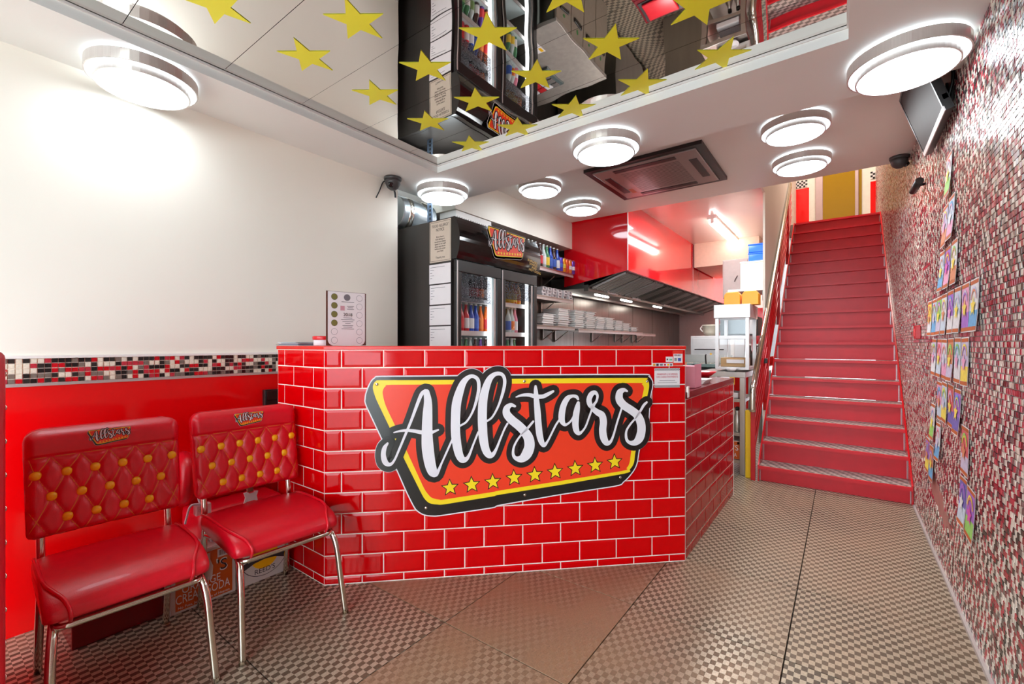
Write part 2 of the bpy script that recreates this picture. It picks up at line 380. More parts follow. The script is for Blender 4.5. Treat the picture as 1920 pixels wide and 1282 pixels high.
# ---- walls
wl = box('wall_left', (WL - .12, -1.5, -.02), (WL, 2.2, ZS + .3), white_wall); tag(wl, kind='structure')
ZB0, ZB1 = 1.0265, 1.1305
box('red_panel', (WL, -1.5, 0), (WL + .006, 2.19, ZB0 - .008), red_panel, wl)
box('tile_bed', (WL, -1.5, ZB0), (WL + .004, 2.19, ZB1), grout, wl)
for nm, za, zb, mm in (('trim_1', ZB1, ZB1 + .012, trim_w), ('trim_2', ZB0 - .012, ZB0, steel_lt)):
    tag(box(nm, (WL, -1.5, za), (WL + .012, 2.19, zb), mm), kind='structure')
def tone_mesh(name, quads_v, nper, faces_per, tones, m, parent=None, kind=None):
    me = bpy.data.meshes.new(name); n = len(tones)
    V = np.asarray(quads_v, dtype=np.float32).reshape(-1, 3); fp = np.asarray(faces_per, dtype=np.int32)
    idx = (np.arange(n)[:, None, None] * nper + fp[None]).reshape(-1)
    nf = n * len(fp)
    me.vertices.add(len(V)); me.vertices.foreach_set('co', V.reshape(-1)); me.loops.add(nf * 4); me.loops.foreach_set('vertex_index', idx)
    me.polygons.add(nf); me.polygons.foreach_set('loop_start', np.arange(nf, dtype=np.int32) * 4); me.polygons.foreach_set('loop_total', np.full(nf, 4, dtype=np.int32))
    me.update(calc_edges=True)
    at = me.attributes.new('tone', 'FLOAT', 'FACE'); at.data.foreach_set('value', np.repeat(np.asarray(tones, dtype=np.float32), len(fp)))
    me.polygons.foreach_set('use_smooth', np.zeros(nf, dtype=bool)); me.materials.append(m); me.validate()
    o = put(bpy.data.objects.new(name, me), parent)
    if kind: o['kind'] = kind
    return o
TF = [(4, 5, 6, 7), (0, 1, 5, 4), (1, 2, 6, 5), (2, 3, 7, 6), (3, 0, 4, 7)]
def tile_v(xb, xf, y0, y1, z0, z1):
    e = .0011; s_ = 1 if xf > xb else -1
    return [(xb, y0, z0), (xb, y1, z0), (xb, y1, z1), (xb, y0, z1), (xf, y0 + e, z0 + e), (xf, y1 - e, z0 + e), (xf, y1 - e, z1 - e), (xf, y0 + e, z1 - e)]
PIT = .0208
for j in range(5):
    for i in range(57):
        y = .19 + i * PIT
        tone_mesh('mosaic_tile', tile_v(WL + .004, WL + .0085, y + .001, y + PIT - .001, ZB0 + j * PIT + .001, ZB0 + (j + 1) * PIT - .001), 8, TF, [random.random() * .999], band_m, wl)
vb = []; tn = []
for j in range(5):
    for i in range(-78, 96):
        if 0 <= i < 57: continue
        y = .19 + i * PIT; vb += tile_v(WL + .004, WL + .0085, y + .001, y + PIT - .001, ZB0 + j * PIT + .001, ZB0 + (j + 1) * PIT - .001); tn.append(random.random() * .999)
tone_mesh('mosaic_tiles', vb, 8, TF, tn, band_m, wl, 'stuff')

wr = box('wall_right', (WR, -1.5, -.02), (WR + .12, 9.3, 5.7), mat('grey grout', (176, 160, 150), .8, noise=.05)); tag(wr, kind='structure')
PR = .0212
def wall_patch(y, z):       # a patch where the tiles are lost
    a = (y - 3.55) * .5 + (z - .43) * .9; b = (z - .43) - (3.55 - y) * -.05
    return ((y - 3.5) / .5) ** 2 + ((z - .36 - (y - 3.5) * .22) / .075) ** 2 < 1 + .4 * math.sin(y * 40) * math.sin(z * 33)
PW_ = .0232
CUM = np.cumsum([c[0] for c in COLS]); CLS = [0, 0, 0, 1, 1, 2, 2]
def cls(t): return CLS[int(np.searchsorted(CUM, t))]
yj = np.arange(-.5, 9.2, PW_); verts = []; tones = []; singles = 0
for j, z in enumerate(np.arange(.012, 5.2, PR)):
    off = (j % 2) * PW_ * .5 + random.random() * .004; streak = 0; tv = random.random() * .99
    redrow = random.random() < .10
    for y in yj + off:
        if y < 4.78 and z > ZU: continue
        if y > 7.9 and z < 2.9: continue
        if y > 4.5 and z < (y - 4.5) * .80 - .25: continue
        if streak > 0: streak -= 1; tv = random.random() * .33
        else:
            pc = cls(tv)
            for q in range(4):
                tv = random.random() * .999
                if cls(tv) != pc or (q == 0 and random.random() < .15): break
            if redrow and random.random() < .08: streak = random.choice((3, 4, 6)); tv = random.random() * .33
        if wall_patch(y, z): continue
        t = tile_v(WR, WR - .0045, y + .0009, y + PW_ - .0009, z + .0009, z + PR - .0009)
        ty, tz = random.uniform(-.0005, .0005), random.uniform(-.0005, .0005)
        for q, (sy, sz) in enumerate(((-1, -1), (1, -1), (1, 1), (-1, 1))): t[4 + q] = (t[4 + q][0] + ty * sy + tz * sz, t[4 + q][1], t[4 + q][2])
        if 1.935 <= y < 2.0 and .2 < z < 2.22 and singles < 290:
            tone_mesh('mosaic_tile', t, 8, TF, [tv], mosaic_m, wr); singles += 1
        else: verts += t; tones.append(tv)
tone_mesh('mosaic_tiles', verts, 8, TF, tones, mosaic_m, wr, 'stuff')
box('bare_adhesive', (WR - .0012, 2.9, .2), (WR, 4.1, .6), mat('pink adhesive', (176, 118, 108), .5, noise=.15, nscale=14, bump=.2, bscale=30), wr)
tag(box('baseboard_right', (WR - .016, -1.5, 0), (WR, 4.37, .016), steel_lt), kind='structure')

# kitchen walls
kb = box('wall_kitchen_left', (-3.12, 2.2, -.02), (-3.0, 10.5, 2.9), mat('grey kitchen wall', (150, 144, 140), .5)); tag(kb, kind='structure')
y = 3.3
for i, wd in enumerate((1.15, 1.0, 1.15, 1.0, 1.0, 1.0, 1.0)):
    box('steel_sheet', (-3.0, y + .005, .0), (-2.985, y + wd - .005, 2.1), steel_wall, kb, bev=.002, seg=1); y += wd
tag(box('wall_partition', (-3.12, 2.1, -.02), (WL - .12, 2.2, 2.75), white_wall), kind='structure')
tag(box('wall_back', (-3.12, 10.4, -.02), (-.6, 10.5, 2.9), mat('dull kitchen wall', (190, 170, 164), .5)), kind='structure')
tag(box('wall_stair', (-.675, 5.33, 1.05), (-.655, 10.4, 5.6), white_wall), kind='structure')
tag(box('wall_stair_upper', (-.675, YU, ZK - .02), (-.655, 5.33, 5.6), white_wall), kind='structure')
tag(box('ceiling_kitchen', (-3.12, YU, ZK), (-.676, 10.5, ZK + .1), kit_ceil), kind='structure')

# ---- ceilings: soffit with the mirror recess, then a higher ceiling
RX0, RX1, RY0, RY1 = -2.315, .018, -.95, 2.229
o_, i_ = [(WL - .1, -1.5), (WR, -1.5), (WR, YS), (WL - .1, YS)], [(RX0, RY0), (RX1, RY0), (RX1, RY1), (RX0, RY1)]
v = [(*p, ZS) for p in o_] + [(*p, ZS) for p in i_] + [(*p, ZS + .36) for p in o_] + [(*p, ZS + .36) for p in i_]
f = []
for k in range(4):
    n = (k + 1) % 4
    f += [(k, n, 4 + n, 4 + k), (8 + k, 8 + n, 12 + n, 12 + k), (k, n, 8 + n, 8 + k), (4 + k, 4 + n, 12 + n, 12 + k)]
cl = mesh('ceiling', v, f, ceil_m); tag(cl, kind='structure')
tag(box('ceiling_upper', (-3.12, YS, ZU), (WR, YU, ZU + .12), ceil_m), kind='structure')
tag(box('wall_stair_head', (-.655, YU - .06, ZU + .12), (WR, YU, 5.6), white_wall), kind='structure')
tag(box('ceiling_stair', (-.72, YU - .06, 5.6), (WR, 9.4, 5.7), white_wall), kind='structure')
tag(box('bulkhead_wall', (-3.0, YS, 2.345), (-2.65, 4.799, ZU), white_wall), kind='structure')
# mirror sheets in the recess
MZ = ZS + .055
YM = [-.95, -.6, -.23, .135, .5, .866, 1.233, 1.6, 1.965, 2.229]
for k in range(len(YM) - 1):
    ya, yb = YM[k] + .0012, YM[k + 1] - .0012; t = random.uniform(-.003, .003); h = (yb - ya) / 2
    v = [Vector(p) for p in boxv((RX0 + .002, ya, MZ), (RX1 - .002, yb, MZ + .006))]
    for p in v: p.z += (p.y - (ya + yb) / 2) * t
    mesh('mirror_sheet', v, BF, mirror_m, cl)
box('mirror_backing', (RX0, RY0, MZ + .012), (RX1, RY1, MZ + .02), black, cl)
# shadow-gap bead under the mirror edge
for a, b in (((RX0, RY1 - .006, MZ - .012), (RX1, RY1, MZ - .002)), ((RX0, RY0, MZ - .012), (RX0 + .006, RY1 - .006, MZ - .002)), ((RX1 - .006, RY0, MZ - .012), (RX1, RY1 - .006, MZ - .002))):
    box('recess_bead', a, b, trim_w, cl)

# star stickers: columns counted from the left wall, rows from the far edge
COLN = ['nearest the left wall', 'second from the left wall', 'third from the left wall', 'fourth from the left wall', 'fifth from the left wall']
ROWN = ['in the farthest row', 'in the second farthest row', 'in the third farthest row', 'in the fourth farthest row']
star0 = None
for r_, ys in enumerate((2.1265, 1.766, 1.413, 1.045)):
    for c_, xs in enumerate((-1.903, -1.538, -1.169, -.796, -.434)):
        if (r_ == 2 and c_ > 3) or (r_ == 3 and c_ > 1): continue
        if star0 is None:
            star0 = prism('star_sticker', star_pts(.123, .385), 0, .0012, yellow); s = star0
        else:
            s = star0.copy(); C.objects.link(s)
        s.location = (xs, ys, MZ - .0022)
        tag(s, 'yellow ceiling star ' + COLN[c_] + ', ' + ROWN[r_], 'star sticker', 'yellow stars on the mirrored ceiling')
s = star0.copy(); C.objects.link(s); s.location = (-1.885, .68, MZ - .0022)
tag(s, 'yellow star sticker cut by the top frame edge, near the first wall lamp', 'star sticker', 'yellow stars on the mirrored ceiling')

# ---- ceiling lamps
def lamp(loc, label):
    t = thing('ceiling_lamp', label, 'lamp', loc, 0, 'round ceiling lamps')
    ring('back_glow', [(.176, 0), (.182, 0), (.182, -.012), (.176, -.012)], rim_m, t)
    ring('outer_ring', [(.196, -.012), (.199, -.012), (.199, -.058), (.194, -.058), (.192, -.050), (.176, -.050), (.176, -.012)], lamp_steel, t)
    ring('glow_ring', [(.170, -.046), (.191, -.051), (.191, -.053), (.166, -.056)], halo_m, t)
    ring('inner_ring', [(.164, -.050), (.170, -.054), (.170, -.084), (.164, -.084)], lamp_steel, t)
    lathe('diffuser', [(.164, -.080), (.158, -.086), (.12, -.094), (.06, -.098), (.0001, -.099)], disc_m, t, 40, local=True)
    lathe('base_plate', [(.175, -.001), (.175, -.050)], steel_lt, t, 24, local=True)
    return t
L0 = lamp((-2.511, .62, ZS), 'round ceiling lamp beside the left wall, nearest the shopfront')
for x, y, z, lb in ((-2.51, 2.475, ZS, 'round ceiling lamp in the soffit corner beside the dome camera on the left'),
                    (-1.146, 2.49, ZS, 'round ceiling lamp at the middle of the soffit, in front of the air vent'),
                    (.212, 2.485, ZS, 'round ceiling lamp beside the mosaic wall, hiding part of the television'),
                    (-.257, 3.50, ZU, 'round ceiling lamp right of the air vent, nearer the soffit step'),
                    (-.266, 4.20, ZU, 'round ceiling lamp in front of the stairwell opening'),
                    (-2.235, 3.44, ZU, 'round ceiling lamp half hidden by the soffit step, left of the air vent'),
                    (-2.20, 4.19, ZU, 'round ceiling lamp beside the red extractor hood')):
    dup(L0, (x, y, z), 0, lb)

# ================================================================== STAIRS
SX0, SX1, SY0, RUN, H1, RISE = -.597, .418, 4.40, .221, .132, .1795
st = thing('staircase', 'red staircase with tread plate steps beside the mosaic wall', 'stairs', (0, SY0, 0))
for k in range(17):
    z1 = H1 + RISE * k; z0 = 0 if k == 0 else z1 - RISE; yy = SY0 + RUN * k
    box('riser', (SX0 + .0125, yy + .03, z0 + .0005), (SX1 - .0125, yy + .044, z1 - .024), red_step, st)
    MN_ = Matrix(((0, 0, 1, SX0 + .004), (1, 0, 0, yy), (0, 1, 0, z1), (0, 0, 0, 1)))
    prism('nosing', [(-.014, -.026), (.046, -.026), (.046, -.0035), (.0085, -.0035), (.0085, 0), (-.014, 0)], 0, SX1 - SX0 - .008, red_step, st, MN_)
    if k < 16: box('tread', (SX0 + .004, yy + .012, z1 - .003), (SX1 - .004, yy + RUN + .03, z1 - .0005), tread_m, st)
for sx in (SX0, SX1 - .012):
    poly = [(SY0 - .005, 0), (SY0 + .3, 0), (SY0 + RUN * 17 + .2, H1 + RISE * 16 - .25), (SY0 + RUN * 17, H1 + RISE * 16 + .03), (SY0 + RUN * 16 - .01, H1 + RISE * 16 + .02)]
    poly = [(SY0 - .005, 0), (SY0 + .25, 0), (SY0 + RUN * 16.4, H1 + RISE * 16 - .22), (SY0 + RUN * 16.4, H1 + RISE * 16 + .01), (SY0 + RUN * 16, H1 + RISE * 16 + .01), (SY0 - .005, H1 + .01)]
    M = Matrix(((0, 0, 1, sx), (1, 0, 0, 0), (0, 1, 0, 0), (0, 0, 0, 1)))
    prism('stringer', poly, 0, .012, red_paint, st, M)
for k in range(17):
    z1 = H1 + RISE * k; z0 = 0 if k == 0 else z1 - RISE; yy = SY0 + RUN * k
    box('corner_bead', (SX0 + .014, yy + .024, z0 + .004), (SX0 + .018, yy + .029, z1 - .035), mauve, st)
    box('corner_bead', (SX1 - .017, yy + .024, z0 + .004), (SX1 - .013, yy + .029, z1 - .035), mauve, st)
YL = SY0 + RUN * 16
tag(box('floor_landing', (SX0 - .05, YL + .05, H1 + RISE * 16 - .2), (WR, 9.25, H1 + RISE * 16), mat('landing floor', (170, 150, 140), .5)), kind='structure')
# railing
RXX = -.632
def zn(y): return H1 + (RISE / RUN) * (y - SY0)
rl = thing('stair_railing', 'red stair railing with a polished steel handrail along the open side of the stairs', 'railing', (RXX, SY0, 0))
tube('handrail', [(RXX, 4.375, .60), (RXX, 4.375, .76), (RXX, 4.42, .84), (RXX, 4.60, .80 + .812 * .2), (RXX, 6.2, .80 + .812 * 1.8), (RXX, 8.1,   .80 + .812 * 3.7)], .025, chrome, rl, 14)
for yy, zt in ((4.40, .74), (5.30, 1.48), (6.30, 2.29), (7.40, 3.18)):
    box('post', (RXX - .018, yy - .02, 0 if yy < 4.5 else zn(yy) - .25), (RXX + .018, yy + .02, zt), red_paint, rl, bev=.003)
for dz in (.10, .21, .32, .43, .54):
    tube('rail', [(RXX, 4.41, zn(4.41) + dz - .02), (RXX, 8.0, zn(8.0) + dz - .02)], .0095, red_paint, rl, 8, smoothpath=False)
box('clamp', (RXX - .02, 5.02, 1.0), (RXX + .035, 5.05, 1.05), black, rl, bev=.004)
box('yellow_post', (-.70, 4.43, 0), (-.655, 4.475, .60), yellow_paint, None, bev=.006)
tag(bpy.data.objects['yellow_post'], 'short yellow painted post at the foot of the railing', 'post')
# upper landing wall, with door
UY = 9.2
ub = box('wall_upper', (SX0 - .1, UY, 2.7), (WR, UY + .1, 5.6), mat('warm white paint', (232, 228, 214), .5)); tag(ub, kind='structure')
for xa, xb in ((-.70, -.468), (.355, WR - .005)):
    box('red_panel', (xa, UY - .01, 3.0), (xb, UY, 3.88 if xa < 0 else 3.80), red_panel, ub)
    zz = 3.90 if xa < 0 else 3.84
    k = 0
    while xa + (k + 1) * .03 <= xb + .001:
        for j in range(4):
            box('mosaic_tile', (xa + k * .03, UY - .012, zz + j * .03), (xa + k * .03 + .028, UY, zz + j * .03 + .028), black if (k + j) % 2 else paper, ub)
        k += 1
dr = thing('door_1', None, None, (-.02, UY, 3.0)); dr['kind'] = 'structure'
for xa, xb in ((-.375, -.272), (.158, .205)):
    box('door_frame', (xa, UY - .05, 3.0), (xb, UY, 5.0), mauve, dr, bev=.006)
box('door_panel', (-.272, UY - .03, 3.03), (.158, UY - .01, 5.0), gold_door, dr)
box('door_rail', (-.272, UY - .04, 3.0), (.158, UY - .012, 3.03), black, dr)
box('door_edge', (.205, UY - .02, 3.0), (.245, UY - .005, 5.0), gold_door, dr)
box('door_closer', (-.335, UY - .08, 3.03), (-.295, UY - .05, 3.16), black, dr)
hk = box('door_handle', (.30, UY - .06, 3.05), (.36, UY - .02, 3.075), black, dr)
box('handle_arm', (.30, UY - .06, 3.075), (.315, UY - .03, 3.13), black, dr)

# ================================================================== COUNTER
ct = thing('serving_counter', 'red tiled serving counter with angled front carrying the big shop sign', 'counter', (-1.4, 1.9, 0))
def off(p, d):
    return (p[0] - FN.x * d, p[1] - FN.y * d)
TT = .003
bi = TT
pl = [(-2.52, CL[1] + bi), (CL[0] - bi * .4, CL[1] + bi), (CR[0] - bi, CR[1] + .002), (CR[0] - .15, CR[1] + .14), (-2.16, 1.56), (-2.52, 1.56)]
prism('body', pl, 0, CH - .018, grout, ct)
plt_ = [(-2.53, CL[1] - .002), (CL[0] + .001, CL[1] - .002), (CR[0] + .003, CR[1] + .002), (CR[0] - .15, CR[1] + .15), (-2.15, 1.57), (-2.53, 1.57)]
prism('top_edge', plt_, CH - .018, CH, red_cap, ct, bev=.003)
ROWZ = [CH - .019] + [1.1757 - .1032 * k for k in range(1, 12)] + [0.002]
GR = .0027
_tm = {}
def wall_tile(o, u, n, s0, s1, z0, z1, m, parent):
    """one bevelled tile standing on a face: o base point, u along, n outwards"""
    s0 += GR; s1 -= GR; z0 += GR; z1 -= GR
    if s1 - s0 < .008 or z1 - z0 < .008: return
    key = (round(s1 - s0, 4), round(z1 - z0, 4), m.name)
    if key not in _tm:
        a, b = (s1 - s0) / 2, (z1 - z0) / 2; e = min(.012, a * .5, b * .5)
        v = [(-a, 0, -b), (a, 0, -b), (a, 0, b), (-a, 0, b), (-a, -.0008, -b), (a, -.0008, -b), (a, -.0008, b), (-a, -.0008, b), (-a + e, -TT, -b + e), (a - e, -TT, -b + e), (a - e, -TT, b - e), (-a + e, -TT, b - e)]
        f = [(8, 9, 10, 11)] + [(i, (i + 1) % 4, 4 + (i + 1) % 4, 4 + i) for i in range(4)] + [(4 + i, 4 + (i + 1) % 4, 8 + (i + 1) % 4, 8 + i) for i in range(4)]
        me = bpy.data.meshes.new('tile'); me.from_pydata(v, [], f); me.materials.append(m); me.update()
        bm = bmesh.new(); bm.from_mesh(me); bmesh.ops.recalc_face_normals(bm, faces=bm.faces)
        top = [fc for fc in bm.faces if abs(fc.normal.y) > .99][0]
        if top.normal.y > 0: bmesh.ops.reverse_faces(bm, faces=bm.faces)
        bm.to_mesh(me); bm.free(); _tm[key] = me
    ob = bpy.data.objects.new('tile', _tm[key]); p = Vector(o) + Vector(u) * ((s0 + s1) / 2) - Vector(n) * TT
    ang = math.atan2(u[1], u[0]); j = random.uniform(-.0035, .0035)
    ob.matrix_basis = Matrix.Translation((p.x, p.y, (z0 + z1) / 2)) @ Matrix.Rotation(ang + j, 4, 'Z') @ Matrix.Rotation(random.uniform(-.004, .004), 4, 'X')
    put(ob, parent)
def face_tiles(o, u, n, length, ja, jb, pitch, zrows, m, parent):
    for k in range(len(zrows) - 1):
        z1, z0 = zrows[k], zrows[k + 1]; j = (ja, jb)[k % 2]
        ed = [0] + [j + pitch * q for q in range(-1, 40) if .004 < j + pitch * q < length - .004] + [length]
        for a, b in zip(ed[:-1], ed[1:]): wall_tile(o, u, n, a, b, z0, z1, m, parent)
flen = (Vector(CR) - Vector(CL)).length
face_tiles((*CL, 0), FU, FN, flen, .083, .182, .2025, ROWZ, red_tile, ct)
face_tiles((-2.52, CL[1], 0), (1, 0, 0), (0, -1, 0), .467, .076, .173, .195, ROWZ, red_tile, ct)
# low counter
lc = thing('low_counter', 'lower red tiled counter end facing the stairs, with dark red top', 'counter', (-1, 3.3, 0))
LY = 3.86
prism('body', [(CR[0] - TT, CR[1] + .012), (CR[0] - TT, LY), (-1.36, LY), (-1.36, 2.30), (CR[0] - .16, CR[1] + .155)], 0, .885, grout, lc)
prism('top', [(CR[0] + .004, CR[1] + .012), (CR[0] + .004, LY + .01), (-1.38, LY + .01), (-1.38, 2.30), (CR[0] - .16, CR[1] + .165)], .886, .925, red_cap_dark, lc, bev=.003)
face_tiles((CR[0], CR[1] + .012, 0), (0, 1, 0), (1, 0, 0), LY - CR[1] - .012, .11, .213, .213, [.884 - .1032 * k for k in range(0, 9)] + [.002], red_dark_tile, lc)
box('corner_trim', (CR[0] - .012, LY, 0), (CR[0] + .002, LY + .008, .885), trim_w, lc)
box('yellow_corner', (CR[0] - .03, LY + .01, .87), (CR[0] + .006, LY + .02, .928), yellow_paint, lc)
box('bracket', (CR[0] - .002, CR[1] + .018, .895), (CR[0] + .008, CR[1] + .045, .955), trim_w, lc)

# ================================================================== THE SIGN
def A(zx, zy): return (680 + zx / 4.579, 680 + zy / 4.579)
def B(zx, zy): return (940 + zx / 4.58, 680 + zy / 4.58)
SC = front(955, 830)
def sg(px):
    s_, z_ = front(*px); return (s_ - SC[0], z_ - SC[1])
KPX = (front(1000, 800)[0] - front(900, 800)[0]) / 100 / 4.58      # metres per tracing unit
ST_A = [
 [(218, 685, 9), (192, 725, 17), (183, 785, 20), (200, 845, 22), (238, 864, 14), (275, 830, 9), (320, 730, 9), (370, 610, 10), (420, 490, 11), (470, 355, 13), (508, 265, 15), (540, 240, 17)],
 [(550, 248, 24), (562, 330, 32), (558, 450, 40), (555, 600, 44), (560, 720, 48), (575, 830, 46), (592, 900, 42), (612, 935, 36), (640, 935, 16), (680, 850, 8), (720, 762, 8), (770, 650, 8)],
 [(272, 592, 5), (330, 578, 9), (390, 574, 11), (450, 580, 14), (520, 592, 17), (560, 592, 17), (600, 588, 13), (630, 577, 9), (650, 570, 7)],
 [(835, 535, 8), (890, 500, 8), (940, 420, 9), (975, 320, 12), (995, 220, 14), (990, 150, 15), (960, 118, 15), (915, 118, 17), (865, 165, 26), (830, 250, 34), (805, 350, 38), (797, 470, 38), (797, 590, 38), (808, 690, 37), (828, 780, 33), (855, 822, 28), (888, 818, 18), (915, 780, 11), (950, 690, 8), (990, 590, 8)],
 [(1060, 498, 8), (1110, 460, 8), (1160, 370, 9), (1195, 270, 12), (1215, 180, 14), (1210, 122, 14), (1180, 92, 15), (1130, 97, 18), (1085, 140, 26), (1050, 230, 33), (1030, 330, 37), (1025, 450, 38), (1028, 560, 38), (1035, 650, 37), (1055, 740, 33), (1085, 783, 28), (1115, 778, 18), (1145, 730, 11), (1185, 630, 8), (1215, 560, 8), (1240, 515, 8)]]
ST_B = [
 [(112, 368, 10), (78, 358, 17), (44, 385, 27), (42, 432, 33), (82, 482, 36), (140, 530, 37), (190, 580, 38), (228, 640, 42), (236, 710, 44), (212, 775, 44), (170, 815, 32), (122, 812, 17), (98, 780, 12), (102, 720, 9), (130, 660, 8), (175, 600, 8), (220, 555, 10), (268, 498, 9)],
 [(288, 198, 10), (290, 240, 17), (296, 320, 23), (305, 420, 27), (312, 520, 28), (322, 610, 28), (338, 670, 24), (360, 700, 17), (390, 668, 9), (420, 610, 8), (460, 530, 8), (490, 485, 8)],
 [(122, 290, 5), (170, 275, 11), (230, 272, 15), (290, 285, 18), (350, 285, 17), (400, 262, 15), (438, 241, 10)],
 [(650, 308, 10), (635, 287, 14), (600, 282, 13), (560, 302, 22), (527, 360, 26), (512, 430, 28), (512, 488, 26), (535, 525, 14), (562, 518, 9), (592, 490, 8), (615, 450, 8)],
 [(652, 340, 14), (643, 385, 24), (632, 450, 28), (627, 520, 28), (636, 575, 25), (657, 600, 16), (685, 583, 9), (715, 540, 8), (745, 460, 8), (768, 395, 8)],
 [(778, 385, 14), (752, 355, 22), (744, 310, 23), (764, 265, 22), (795, 252, 17), (815, 280, 11), (806, 325, 10), (785, 355, 12), (775, 385, 20), (815, 420, 26), (853, 445, 30), (866, 500, 31), (860, 570, 32), (868, 635, 32), (893, 680, 25), (925, 672, 13), (950, 620, 9), (985, 500, 8), (1022, 385, 8)],
 [(1068, 240, 8), (1040, 230, 17), (1006, 252, 29), (1002, 310, 34), (1040, 360, 35), (1100, 400, 35), (1150, 440, 36), (1182, 500, 38), (1190, 570, 38), (1173, 640, 38), (1135, 678, 26), (1088, 677, 15), (1062, 645, 12), (1062, 580, 9), (1097, 520, 8), (1140, 470, 8), (1180, 410, 10), (1210, 360, 11), (1235, 335, 9)]]
STROKES = [[(*sg(A(x, y)), r * KPX) for x, y, r in s] for s in ST_A] + [[(*sg(B(x, y)), r * KPX) for x, y, r in s] for s in ST_B]
OUT_BLACK = [sg(A(*p)) for p in ((32, 300), (45, 240), (75, 170), (110, 132), (160, 119), (500, 117), (800, 114))] + [sg(B(*p)) for p in ((90, 107), (700, 104), (1210, 103), (1250, 115), (1280, 150), (1284, 200), (1262, 320), (1250, 520), (1200, 650), (1170, 745), (1150, 860), (1110, 935), (1040, 1010), (960, 1048), (500, 1118), (0, 1205))] + [sg(A(*p)) for p in ((1100, 1232), (700, 1292), (600, 1300), (530, 1290), (480, 1262), (445, 1220), (380, 1090), (300, 910), (170, 640), (45, 375))]
OUT_YEL = [sg(A(*p)) for p in ((95, 230), (98, 180), (118, 155), (160, 147), (500, 147), (800, 144))] + [sg(B(*p)) for p in ((90, 135), (700, 130), (1200, 128), (1238, 138), (1256, 170), (1250, 250), (1190, 500), (1142, 750), (1128, 850), (1095, 905), (1040, 945), (500, 1040), (0, 1120))] + [sg(A(*p)) for p in ((1100, 1140), (720, 1202), (640, 1206), (580, 1196), (540, 1165), (500, 1100), (360, 820), (235, 550), (130, 330))]
OUT_RED = [sg(A(*p)) for p in ((178, 270), (180, 230), (200, 200), (245, 186), (600, 184), (800, 182))] + [sg(B(*p)) for p in ((90, 177), (700, 172), (1160, 170), (1195, 182), (1212, 212), (1200, 280), (1150, 520), (1105, 750), (1090, 850), (1065, 895), (1020, 922), (500, 1006), (0, 1084))] + [sg(A(*p)) for p in ((1100, 1102), (720, 1160), (660, 1164), (600, 1150), (565, 1120), (520, 1050), (400, 790), (290, 550), (205, 370))]
STARS = [A(750, 1062), A(935, 1038), A(1115, 1012)] + [B(*p) for p in ((105, 978), (282, 953), (455, 927), (627, 900), (797, 872), (963, 843))]
STARS = [sg(p) for p in STARS]; SR = 78 * KPX
SCREWS = [sg(p) for p in (A(127, 182), A(545, 1235), B(193, 157), B(1240, 157), B(197, 1125), B(1012, 975))]
def smooth_poly(P, n=5):
    Q = [Vector((*p, 0)) for p in P]; out = []; m = len(Q)
    for i in range(m):
        a, b, c, d = Q[i - 1], Q[i], Q[(i + 1) % m], Q[(i + 2) % m]
        L_ = (c - b).length; ok = min((b - a).length, (d - c).length) > .35 * L_
        out.append((b.x, b.y))
        if ok and L_ < .12:
            for k in range(1, n):
                t = k / n; p = .5 * ((2 * b) + (c - a) * t + (2 * a - 5 * b + 4 * c - d) * t * t + (3 * b - a - 3 * c + d) * t ** 3); out.append((p.x, p.y))
    return out
def grow(P, d):
    Q = [Vector(p) for p in P]; n = len(Q); out = []
    ar = sum(Q[i].x * Q[(i + 1) % n].y - Q[(i + 1) % n].x * Q[i].y for i in range(n)); s_ = 1 if ar > 0 else -1
    for i in range(n):
        t = (Q[(i + 1) % n] - Q[i - 1]).normalized(); out.append((Q[i].x + s_ * t.y * d, Q[i].y - s_ * t.x * d))
    return out
